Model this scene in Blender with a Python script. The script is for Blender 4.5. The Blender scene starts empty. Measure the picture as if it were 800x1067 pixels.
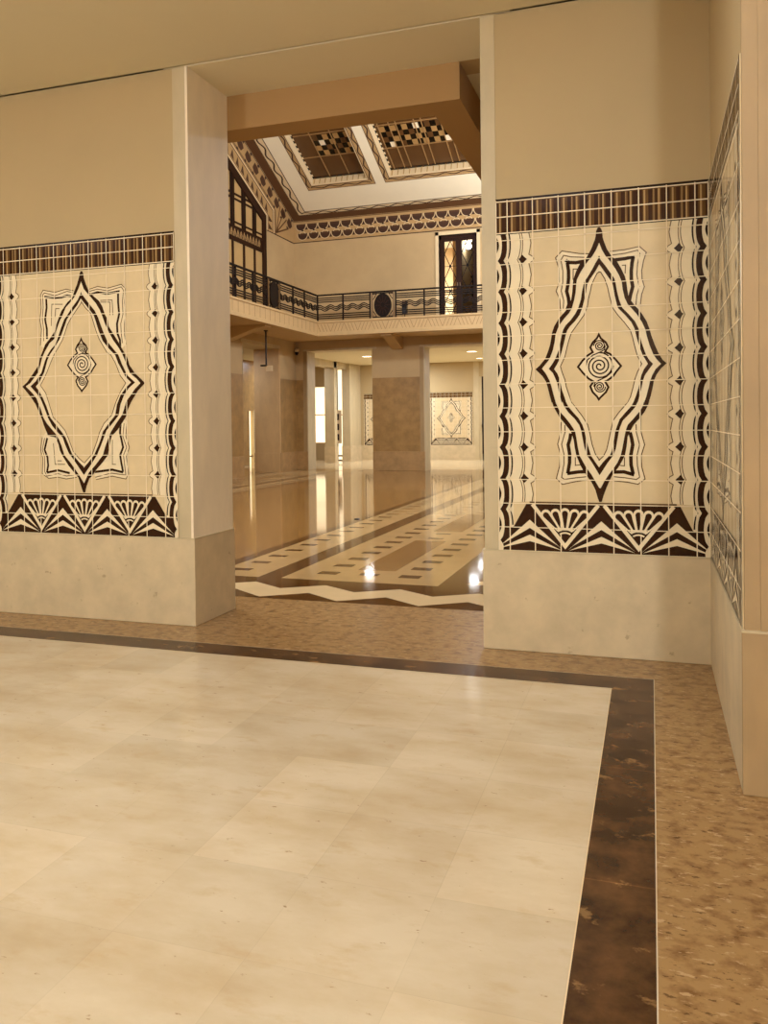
import bpy, bmesh, math, random
from mathutils import Vector, Matrix
from mathutils.geometry import tessellate_polygon
random.seed(7)
SC = bpy.context.scene
COL = SC.collection
PI = math.pi

# ------------------------------------------------------------------ materials
def lin(c):
    return tuple((v/255/12.92) if v/255 <= .04045 else ((v/255+.055)/1.055)**2.4 for v in c)

def mat(name, rgb, rough=.6, var=0.0, scale=3.0, rgb2=None, bump=0.0, bscale=40.0, spec=.5, stretch=(1,1,1), lo=.35, hi=.65, detail=6.0):
    m = bpy.data.materials.new(name); m.use_nodes = True
    nt = m.node_tree; b = nt.nodes['Principled BSDF']
    b.inputs['Roughness'].default_value = rough
    b.inputs['Specular IOR Level'].default_value = spec
    c = lin(rgb)
    b.inputs['Base Color'].default_value = (*c, 1)
    if rgb2 is not None or var > 0:
        tc = nt.nodes.new('ShaderNodeTexCoord'); mp = nt.nodes.new('ShaderNodeMapping')
        mp.inputs['Scale'].default_value = stretch
        nz = nt.nodes.new('ShaderNodeTexNoise'); nz.inputs['Scale'].default_value = scale
        nz.inputs['Detail'].default_value = detail; nz.inputs['Roughness'].default_value = .6
        cr = nt.nodes.new('ShaderNodeValToRGB')
        c2 = lin(rgb2) if rgb2 is not None else tuple(v*(1-var) for v in c)
        cr.color_ramp.elements[0].position = lo; cr.color_ramp.elements[1].position = hi
        cr.color_ramp.elements[0].color = (*c2, 1); cr.color_ramp.elements[1].color = (*c, 1)
        nt.links.new(tc.outputs['Object'], mp.inputs['Vector']); nt.links.new(mp.outputs['Vector'], nz.inputs['Vector'])
        nt.links.new(nz.outputs['Fac'], cr.inputs['Fac']); nt.links.new(cr.outputs['Color'], b.inputs['Base Color'])
    if bump > 0:
        tc = nt.nodes.new('ShaderNodeTexCoord'); nz = nt.nodes.new('ShaderNodeTexNoise')
        nz.inputs['Scale'].default_value = bscale; nz.inputs['Detail'].default_value = 4
        bp = nt.nodes.new('ShaderNodeBump'); bp.inputs['Strength'].default_value = bump; bp.inputs['Distance'].default_value = .01
        nt.links.new(tc.outputs['Object'], nz.inputs['Vector']); nt.links.new(nz.outputs['Fac'], bp.inputs['Height'])
        nt.links.new(bp.outputs['Normal'], b.inputs['Normal'])
    return m

def emis(name, rgb, strength):
    m = bpy.data.materials.new(name); m.use_nodes = True
    b = m.node_tree.nodes['Principled BSDF']
    b.inputs['Base Color'].default_value = (*lin(rgb), 1)
    b.inputs['Emission Color'].default_value = (*lin(rgb), 1)
    b.inputs['Emission Strength'].default_value = strength
    return m

def add_joints(m, ox, oy, w, h, tint=.06, joint=.012, dark=.72, plane='xy', mortar_col=None):
    """slab joints and slab-to-slab tint over whatever colour the material has"""
    nt = m.node_tree; b = nt.nodes['Principled BSDF']; bc = b.inputs['Base Color']
    tc = nt.nodes.new('ShaderNodeTexCoord'); mp = nt.nodes.new('ShaderNodeMapping')
    if plane == 'xy': mp.inputs['Location'].default_value = (-ox, -oy, 0)
    elif plane == 'xz': mp.inputs['Rotation'].default_value = (-PI/2, 0, 0); mp.inputs['Location'].default_value = (-ox, -oy, 0)
    br = nt.nodes.new('ShaderNodeTexBrick'); br.offset = 0; br.squash = 1
    br.inputs['Scale'].default_value = 1; br.inputs['Brick Width'].default_value = w; br.inputs['Row Height'].default_value = h
    br.inputs['Mortar Size'].default_value = joint/2; br.inputs['Mortar Smooth'].default_value = .1
    br.inputs['Color1'].default_value = (1,1,1,1); br.inputs['Color2'].default_value = (1-tint,)*3+(1,)
    br.inputs['Mortar'].default_value = (dark,)*3+(1,)
    mx = nt.nodes.new('ShaderNodeMix'); mx.data_type = 'RGBA'; mx.blend_type = 'MULTIPLY'; mx.inputs[0].default_value = 1
    nt.links.new(tc.outputs['Object'], mp.inputs['Vector']); nt.links.new(mp.outputs['Vector'], br.inputs['Vector'])
    if bc.is_linked: nt.links.new(bc.links[0].from_socket, mx.inputs[6])
    else: mx.inputs[6].default_value = bc.default_value
    nt.links.new(br.outputs['Color'], mx.inputs[7]); nt.links.new(mx.outputs[2], bc)

def add_specks(m, rgb, scale=9, thr=.70, soft=.03, stretch=(1,2.2,1), amt=.6):
    nt = m.node_tree; b = nt.nodes['Principled BSDF']; bc = b.inputs['Base Color']
    tc = nt.nodes.new('ShaderNodeTexCoord'); mp = nt.nodes.new('ShaderNodeMapping'); mp.inputs['Scale'].default_value = stretch
    nz = nt.nodes.new('ShaderNodeTexNoise'); nz.inputs['Scale'].default_value = scale; nz.inputs['Detail'].default_value = 8; nz.inputs['Roughness'].default_value = .65
    cr = nt.nodes.new('ShaderNodeValToRGB'); cr.color_ramp.elements[0].position = thr; cr.color_ramp.elements[1].position = thr+soft
    cr.color_ramp.elements[0].color = (0,0,0,1); cr.color_ramp.elements[1].color = (amt,amt,amt,1)
    mx = nt.nodes.new('ShaderNodeMix'); mx.data_type = 'RGBA'
    nt.links.new(tc.outputs['Object'], mp.inputs['Vector']); nt.links.new(mp.outputs['Vector'], nz.inputs['Vector'])
    nt.links.new(nz.outputs['Fac'], cr.inputs['Fac']); nt.links.new(cr.outputs['Color'], mx.inputs[0])
    nt.links.new(bc.links[0].from_socket, mx.inputs[6]) if bc.is_linked else setattr(mx.inputs[6], 'default_value', bc.default_value)
    mx.inputs[7].default_value = (*lin(rgb), 1)
    nt.links.new(mx.outputs[2], bc)

M = {}
M['plaster'] = mat('cream plaster', (182,157,111), .8, .04, 1.2, bump=.05, bscale=120)
M['ceil'] = mat('ceiling plaster', (224,211,178), .85, .03, .8)
M['plaster_hall'] = mat('hall plaster', (193,164,118), .8, .12, .9)
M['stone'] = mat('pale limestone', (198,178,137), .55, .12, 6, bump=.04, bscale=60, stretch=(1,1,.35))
M['stone_dim'] = mat('weathered limestone', (168,138,94), .6, .15, 5, bump=.04, bscale=60, stretch=(1,1,.35))  # darker, browner limestone for the right wall end and the far opening strips
M['stone_fair'] = mat('fair limestone', (240,222,188), .55, .10, 6, bump=.04, bscale=60, stretch=(1,1,.35))  # lining stone made paler so the left jamb reads as lit
M['beam'] = mat('tan painted beam', (168,130,79), .85, .03, 2)  # plaster darkened: the dim light on the beam is put into its colour
M['stone_warm'] = mat('warm tan limestone', (198,160,108), .55, .12, 5, stretch=(1,1,.4))
M['stone_base'] = mat('limestone plinth', (208,186,145), .5, .16, 5, bump=.05, bscale=70)
add_specks(M['stone_base'], (110,76,38), 11, .645, .04, (1,1,1), .4)
M['dado'] = mat('brown marble dado', (169,131,77), .35, .28, 4, bump=.02)
M['dado_base'] = mat('brown marble plinth', (178,140,90), .4, .25, 5)
M['trav'] = mat('brown travertine', (159,123,76), .25, 0, 13, rgb2=(116,80,42), bump=.06, bscale=25, stretch=(1,1.4,1), lo=.30, hi=.53, detail=10, spec=.35)
add_specks(M['trav'], (192,158,112), 17, .585, .04, (1,2.6,1), .7)
add_specks(M['trav'], (84,54,24), 21, .60, .03, (1,2.6,1), .8)
M['darkmarble'] = mat('dark brown marble', (104,69,36), .25, 0, 5.5, rgb2=(48,24,6), spec=.25, lo=.38, hi=.72, detail=10)
add_specks(M['darkmarble'], (160,120,70), 6, .60, .06, (1,1.5,1), .6)
add_joints(M['darkmarble'], -1.21, -1.71, 2.19, .915, .08, .006, 1.5)
M['white'] = mat('cream marble', (217,198,164), .13, 0, 1.7, rgb2=(198,174,134), lo=.3, hi=.62, detail=7, stretch=(1,2,1))
add_specks(M['white'], (140,104,62), 15, .655, .03, (1,2.5,1), .8)
add_specks(M['white'], (196,166,120), 4.5, .56, .14, (1,2.2,1), .5)
add_joints(M['white'], -1.01, -2.43, .437, .445, .11, .003, .86)
M['hall_field'] = mat('polished tan marble', (151,111,60), .07, .14, 1.5, spec=.2)
M['hall_mid'] = mat('polished brown marble', (95,62,28), .07, .2, 5, spec=.2)
M['hall_cream'] = mat('polished cream marble', (191,158,107), .07, .08, 3, spec=.2)
M['hall_dark'] = mat('polished dark inlay', (92,58,26), .07, .25, 6, spec=.2)
M['hall_light'] = mat('polished pale marble', (228,201,154), .07, .06, 3, spec=.2)
for k in ('hall_field',): add_joints(M[k], -9, 0, .9, .9, .05, .006, .85)
# glazed tile colours
M['tan'] = mat('tan glaze', (219,194,148), .17, .08, 5, spec=.25)
M['cream'] = mat('cream glaze', (234,214,173), .17, .05, 6, spec=.25)
M['glaze'] = mat('dark brown glaze', (54,27,9), .15, .3, 9, spec=.22)
M['glaze_black'] = mat('black brown glaze', (34,15,5), .15, spec=.22)
M['line'] = mat('thin brown line glaze', (92,62,28), .2)
M['grout'] = mat('pale grout', (236,215,174), .8)
M['band_mid'] = mat('brown streaked glaze', (112,76,36), .16, .45, 14, stretch=(6,1,.3), spec=.22)
M['band_dark'] = mat('deep brown streaked glaze', (64,35,13), .16, .3, 14, stretch=(6,1,.3), spec=.22)
M['band_light'] = mat('light streak glaze', (178,142,90), .16, .15, 14, stretch=(6,1,.3), spec=.22)
# hall ornaments
M['orn_tan'] = mat('painted tan ornament', (184,148,96), .8, .08, 5)
M['orn_brown'] = mat('painted brown ornament', (98,62,26), .8, .08, 3)
M['orn_deep'] = mat('painted deep brown ornament', (74,42,16), .8, .08, 3)
M['lead'] = mat('brass lead strip', (150,112,64), .5)
M['orn_dark'] = mat('painted dark ornament', (62,34,13), .8)
M['orn_light'] = mat('painted cream ornament', (224,200,156), .8)
M['roof'] = mat('white ceiling plaster', (243,229,196), .85, .03, 2)
M['iron'] = mat('dark iron', (24,11,4), .6, spec=.2)
M['iron_light'] = mat('rubbed iron', (120,90,52), .4)
M['wood'] = mat('dark stained joinery', (46,22,8), .5, spec=.15)
M['fascia'] = mat('pale cast stone', (202,170,120), .65, .08, 6)
M['fascia_cut'] = mat('cast stone shadow groove', (150,115,70), .8)
M['glass_dark'] = mat('night skylight glass', (88,57,28), .25, .12, 2)
M['gl_black'] = mat('black glass', (14,7,3), .15)
M['gl_tan'] = mat('tan glass', (160,122,72), .2)
M['gl_pale'] = mat('pale glass', (232,214,178), .2)
M['pane'] = mat('frosted amber glass', (196,162,108), .35, .08, 2)
M['lamp'] = emis('lamp glow', (255,240,212), 5)
M['lit'] = emis('lit window', (255,232,190), 1.6)
M['lit_soft'] = emis('lit side window', (245,215,165), .7)
M['black'] = mat('black plastic', (20,10,5), .4)
M['photo_dark'] = mat('dark picture print', (40,22,10), .4)
M['board'] = mat('pale board', (226,202,160), .6)

# ------------------------------------------------------------------ mesh helper
class MB:
    def __init__(s): s.v=[]; s.f=[]; s.m=[]; s.mats=[]
    def mi(s, m):
        if m not in s.mats: s.mats.append(m)
        return s.mats.index(m)
    def add(s, vs, fs, m):
        o=len(s.v); s.v+= [tuple(p) for p in vs]; i=s.mi(m)
        for f in fs: s.f.append(tuple(o+k for k in f)); s.m.append(i)
        return s
    def box(s, x0,x1,y0,y1,z0,z1, m):
        return s.add([(x0,y0,z0),(x1,y0,z0),(x1,y1,z0),(x0,y1,z0),(x0,y0,z1),(x1,y0,z1),(x1,y1,z1),(x0,y1,z1)],
                     [(0,3,2,1),(4,5,6,7),(0,1,5,4),(1,2,6,5),(2,3,7,6),(3,0,4,7)], m)
    def poly(s, pts, m, T=None, d=0.0):
        """flat polygon in the (u,v) plane of frame T at offset d along its normal"""
        vs=[Vector((p[0],p[1],d)) for p in pts]
        tri=tessellate_polygon([vs])
        out=[]
        for t in tri:
            a,b,c=(vs[i] for i in t)
            if (b-a).cross(c-a).z<0: t=(t[0],t[2],t[1])
            out.append(tuple(t))
        if T is not None: vs=[T@v for v in vs]
        return s.add(vs,out,m)
    def prism(s, pts, m, T, d0, d1):
        n=len(pts); A=sum(pts[i][0]*pts[(i+1)%n][1]-pts[(i+1)%n][0]*pts[i][1] for i in range(n))
        if A<0: pts=pts[::-1]
        s.poly(pts,m,T,d1)
        lo=[T@Vector((p[0],p[1],d0)) for p in pts]; hi=[T@Vector((p[0],p[1],d1)) for p in pts]
        s.add(lo+hi,[(i,(i+1)%n,n+(i+1)%n,n+i) for i in range(n)],m)
        tri=tessellate_polygon([[Vector((p[0],p[1],0)) for p in pts]])
        out=[]
        for t in tri:
            a,b,c=(Vector((*pts[i][:2],0)) for i in t)
            if (b-a).cross(c-a).z>0: t=(t[0],t[2],t[1])
            out.append(tuple(t))
        return s.add(lo,out,m)
    def stroke(s, pts, w, m, T=None, d0=0.0, d1=None, closed=False):
        """ribbon of width w following pts in frame T; with d1 it is a solid bar"""
        P=[]
        for p in pts:
            q=Vector((p[0],p[1]))
            if not P or (q-P[-1]).length>1e-6: P.append(q)
        if len(P)<2: return s
        n=len(P); L=[];Rr=[]
        for i in range(n):
            a=P[i-1] if (i>0 or closed) else None; b=P[(i+1)%n] if (i<n-1 or closed) else None
            t1=(P[i]-a).normalized() if a is not None and (P[i]-a).length>1e-9 else None
            t2=(b-P[i]).normalized() if b is not None and (b-P[i]).length>1e-9 else None
            t1=t1 or t2; t2=t2 or t1
            n1=Vector((-t1.y,t1.x)); n2=Vector((-t2.y,t2.x)); nn=(n1+n2)
            nn=nn.normalized() if nn.length>1e-6 else n1
            k=min(1/max(nn.dot(n1),.35),2.2)
            L.append(P[i]+nn*k*w/2); Rr.append(P[i]-nn*k*w/2)
        seg=range(n if closed else n-1)
        tr=(lambda p,d: T@Vector((p.x,p.y,d))) if T is not None else (lambda p,d: Vector((p.x,p.y,d)))
        if d1 is None:
            vs=[tr(p,d0) for p in L]+[tr(p,d0) for p in Rr]
            return s.add(vs,[(n+i,n+(i+1)%n,(i+1)%n,i) for i in seg],m)
        vs=[tr(p,d1) for p in L]+[tr(p,d1) for p in Rr]+[tr(p,d0) for p in L]+[tr(p,d0) for p in Rr]
        fs=[]
        for i in seg:
            j=(i+1)%n
            fs+=[(n+i,n+j,j,i),(2*n+i,2*n+j,3*n+j,3*n+i),(i,j,2*n+j,2*n+i),(3*n+i,3*n+j,n+j,n+i)]
        if not closed: fs+=[(0,2*n,3*n,n),(n-1,2*n-1,4*n-1,3*n-1)]
        return s.add(vs,fs,m)
    def tube(s, p0, p1, r, m, n=12, r1=None):
        p0=Vector(p0);p1=Vector(p1); d=(p1-p0).normalized(); a=d.orthogonal().normalized(); b=d.cross(a); r1=r if r1 is None else r1
        vs=[p0+(a*math.cos(2*PI*i/n)+b*math.sin(2*PI*i/n))*r for i in range(n)]+[p1+(a*math.cos(2*PI*i/n)+b*math.sin(2*PI*i/n))*r1 for i in range(n)]
        return s.add(vs,[(i,(i+1)%n,n+(i+1)%n,n+i) for i in range(n)]+[tuple(range(n-1,-1,-1)),tuple(range(n,2*n))],m)
    def lathe(s, prof, m, c=(0,0,0), n=24):
        vs=[];fs=[];k=len(prof)
        for i in range(n):
            a=2*PI*i/n
            vs+=[(c[0]+r*math.cos(a),c[1]+r*math.sin(a),c[2]+z) for r,z in prof]
        for i in range(n):
            j=(i+1)%n
            for q in range(k-1): fs.append((i*k+q,j*k+q,j*k+q+1,i*k+q+1))
        return s.add(vs,fs,m)
    def build(s, name, parent=None, bevel=0, smooth=False):
        off=Vector((0,0,0)); q=parent
        while q is not None: off+=q.location; q=q.parent
        me=bpy.data.meshes.new(name); me.from_pydata([(p[0]-off.x,p[1]-off.y,p[2]-off.z) for p in s.v],[],s.f)
        for m in s.mats: me.materials.append(m)
        me.polygons.foreach_set('material_index',s.m)
        me.update()
        o=bpy.data.objects.new(name,me); COL.objects.link(o)
        if parent is not None: o.parent=parent
        if smooth: me.polygons.foreach_set('use_smooth',[True]*len(me.polygons))
        if bevel>0:
            b=o.modifiers.new('Bevel','BEVEL'); b.width=bevel; b.segments=2; b.limit_method='ANGLE'
        return o

def tag(o, label, cat, group=None):
    o['label']=label; o['category']=cat
    if group: o['group']=group
    return o
def struct(mb, name, parent=None, bevel=0):
    o=mb.build(name,parent,bevel)
    if parent is None: o['kind']='structure'
    return o
def thing(name, label, cat, loc=(0,0,0), group=None):
    o=bpy.data.objects.new(name,None); COL.objects.link(o); o.location=loc; o.empty_display_size=.1
    return tag(o,label,cat,group)
TRIM=[0]
def trim(mb, bevel=0):
    TRIM[0]+=1
    return struct(mb,'trim_%d'%TRIM[0],None,bevel)
def frame(o,u,v):
    u=Vector(u).normalized(); v=Vector(v).normalized(); n=u.cross(v)
    m=Matrix.Identity(4)
    for i,c in enumerate((u,v,n)):
        for r in range(3): m[r][i]=c[r]
    m.translation=Vector(o)
    return m
PAT_R = {'oo_l':[[-658,2709],[-673,2685],[-683,2643],[-706,2586],[-735,2534],[-773,2505],[-801,2450],[-818,2400],[-821,2368],[-825,2320],[-832,2274],[-857,2221],[-868,2204],[-911,2158],[-940,2110],[-955,2067],[-961,2027],[-967,1993],[-982,1947],[-999,1904],[-1034,1862],[-1062,1837],[-1046,1821],[-1017,1791],[-995,1756],[-984,1715],[-973,1668],[-960,1617],[-958,1624],[-948,1592],[-914,1529],[-884,1490],[-857,1455],[-840,1431],[-824,1379],[-818,1331],[-808,1279],[-785,1220],[-765,1182],[-745,1151],[-715,1110],[-692,1062],[-679,1014],[-668,984]],'oi_l':[[-653,2630],[-675,2580],[-700,2540],[-720,2518],[-742,2492],[-774,2442],[-796,2398],[-800,2367],[-804,2318],[-814,2268],[-829,2217],[-846,2189],[-877,2156],[-909,2114],[-924,2078],[-932,2055],[-938,2009],[-950,1957],[-965,1917],[-976,1894],[-1020,1841],[-994,1805],[-972,1761],[-963,1732],[-950,1679],[-934,1617],[-924,1595],[-911,1564],[-877,1525],[-847,1486],[-823,1448],[-813,1427],[-804,1372],[-797,1324],[-788,1279],[-764,1234],[-745,1200],[-715,1158],[-685,1104],[-667,1073]],'io_l':[[-654,2539],[-679,2498],[-701,2457],[-729,2411],[-749,2384],[-755,2364],[-765,2316],[-772,2271],[-789,2217],[-809,2181],[-838,2142],[-866,2115],[-883,2087],[-892,2056],[-902,2007],[-913,1956],[-936,1899],[-957,1865],[-977,1838],[-951,1810],[-937,1777],[-923,1742],[-915,1696],[-904,1649],[-896,1616],[-893,1626],[-880,1591],[-856,1556],[-816,1514],[-789,1475],[-776,1437],[-767,1379],[-757,1330],[-741,1279],[-711,1234],[-668,1159]],'ii_l':[[-654,2491],[-679,2447],[-713,2398],[-732,2363],[-738,2320],[-750,2270],[-764,2216],[-781,2174],[-810,2135],[-841,2105],[-858,2080],[-867,2055],[-878,2006],[-893,1949],[-908,1898],[-925,1864],[-943,1835],[-923,1806],[-909,1771],[-903,1742],[-895,1701],[-881,1660],[-868,1616],[-873,1629],[-856,1594],[-829,1559],[-792,1517],[-769,1475],[-756,1437],[-746,1379],[-730,1324],[-717,1279],[-691,1238],[-665,1200]],'th_l':[[-654,2440],[-671,2430],[-691,2391],[-705,2358],[-713,2319],[-725,2274],[-732,2223],[-753,2172],[-793,2117],[-833,2062],[-850,2011],[-862,1965],[-874,1914],[-903,1851],[-892,1811],[-875,1764],[-867,1718],[-850,1665],[-834,1615],[-835,1621],[-802,1576],[-769,1530],[-736,1475],[-723,1420],[-710,1351],[-690,1289],[-664,1248]],'oo_r':[[-655,2709],[-642,2683],[-630,2636],[-609,2578],[-582,2534],[-566,2516],[-547,2494],[-523,2448],[-502,2401],[-494,2367],[-489,2322],[-481,2271],[-465,2245],[-444,2215],[-417,2183],[-433,2206],[-401,2160],[-375,2114],[-357,2062],[-349,2029],[-328,1966],[-302,1904],[-281,1870],[-259,1850],[-292,1820],[-319,1782],[-335,1744],[-343,1699],[-354,1649],[-368,1606],[-359,1625],[-372,1589],[-391,1552],[-421,1512],[-456,1472],[-476,1435],[-493,1398],[-500,1337],[-510,1282],[-526,1248],[-553,1201],[-583,1166],[-606,1118],[-626,1070],[-643,1022],[-653,987]],'oi_r':[[-658,2627],[-642,2581],[-620,2539],[-596,2509],[-561,2456],[-537,2409],[-521,2366],[-516,2318],[-505,2267],[-487,2226],[-465,2200],[-471,2208],[-433,2161],[-402,2109],[-383,2064],[-375,2024],[-360,1968],[-336,1905],[-318,1877],[-292,1847],[-324,1816],[-345,1777],[-356,1747],[-367,1700],[-381,1644],[-394,1607],[-391,1626],[-401,1589],[-417,1559],[-456,1512],[-492,1472],[-505,1435],[-516,1377],[-526,1323],[-536,1279],[-556,1235],[-579,1200],[-609,1159],[-636,1118],[-659,1073]],'io_r':[[-661,2540],[-648,2513],[-621,2477],[-594,2436],[-567,2394],[-559,2366],[-551,2314],[-538,2257],[-522,2211],[-519,2205],[-482,2164],[-444,2117],[-423,2071],[-418,2037],[-408,1992],[-392,1941],[-379,1904],[-361,1873],[-339,1849],[-366,1811],[-388,1779],[-399,1748],[-407,1706],[-418,1662],[-432,1607],[-430,1620],[-446,1583],[-482,1540],[-521,1500],[-538,1459],[-545,1435],[-555,1378],[-565,1323],[-582,1279],[-615,1234],[-665,1155]],'ii_r':[[-662,2494],[-637,2456],[-610,2414],[-583,2373],[-575,2350],[-565,2287],[-549,2213],[-544,2204],[-503,2159],[-466,2113],[-447,2072],[-440,2038],[-429,1993],[-413,1942],[-400,1905],[-382,1874],[-369,1850],[-393,1818],[-409,1779],[-415,1751],[-426,1701],[-442,1651],[-459,1608],[-452,1624],[-469,1590],[-508,1547],[-541,1507],[-561,1453],[-568,1429],[-578,1364],[-591,1303],[-602,1282],[-641,1241],[-672,1200]],'th_r':[[-662,2440],[-649,2437],[-624,2393],[-608,2341],[-595,2278],[-579,2214],[-576,2206],[-547,2162],[-509,2115],[-472,2062],[-459,2017],[-448,1966],[-432,1903],[-406,1851],[-431,1802],[-447,1758],[-458,1708],[-475,1646],[-494,1609],[-481,1624],[-507,1595],[-547,1548],[-580,1500],[-594,1439],[-607,1378],[-621,1316],[-641,1275],[-671,1248]],'F':[{'bars':[[[-865,2529],[-846,2512],[-801,2507],[-740,2514]],[[-854,2511],[-847,2459],[-847,2413],[-851,2373],[-860,2329],[-849,2287],[-845,2246],[-857,2215]]],'L1':[[-745,2537],[-829,2546],[-877,2559],[-894,2531],[-883,2461],[-884,2387],[-894,2333],[-879,2271],[-882,2220]],'L2':[[-722,2558],[-778,2563],[-828,2575],[-888,2588],[-928,2548],[-908,2480],[-905,2394],[-926,2335],[-904,2279],[-899,2209]],'inn':[[[-819,2400],[-818,2468],[-779,2466]]]},{'bars':[[[-566,2507],[-501,2511],[-444,2520]],[[-451,2518],[-459,2483],[-464,2432],[-464,2382],[-456,2334],[-470,2281],[-478,2243]]],'L1':[[-577,2539],[-500,2544],[-425,2558],[-412,2535],[-426,2475],[-431,2408],[-426,2374],[-416,2331],[-432,2279],[-438,2218]],'L2':[[-590,2563],[-500,2567],[-414,2580],[-374,2541],[-391,2489],[-402,2428],[-400,2378],[-387,2329],[-403,2283],[-411,2222]],'inn':[[[-520,2470],[-498,2471],[-501,2418]]]},{'bars':[[[-842,1421],[-847,1386],[-859,1348],[-850,1289],[-851,1234],[-863,1164]],[[-866,1164],[-792,1175],[-745,1177]]],'L1':[[-879,1476],[-878,1428],[-900,1352],[-886,1289],[-886,1227],[-902,1139],[-884,1126],[-812,1137],[-748,1144]],'L2':[[-901,1494],[-904,1435],[-925,1352],[-908,1289],[-914,1212],[-935,1132],[-898,1094],[-813,1113],[-745,1124]],'inn':[[[-815,1268],[-815,1216],[-785,1220]]]},{'bars':[[[-479,1425],[-470,1391],[-463,1347],[-475,1282],[-474,1221],[-462,1164]],[[-456,1159],[-517,1177],[-579,1175]]],'L1':[[-442,1475],[-441,1424],[-422,1347],[-438,1282],[-436,1215],[-423,1144],[-443,1130],[-511,1140],[-580,1146]],'L2':[[-414,1525],[-415,1434],[-392,1347],[-414,1276],[-410,1208],[-391,1134],[-433,1100],[-498,1113],[-576,1119]],'inn':[[[-513,1269],[-514,1214],[-543,1218]]]}]}
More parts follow.
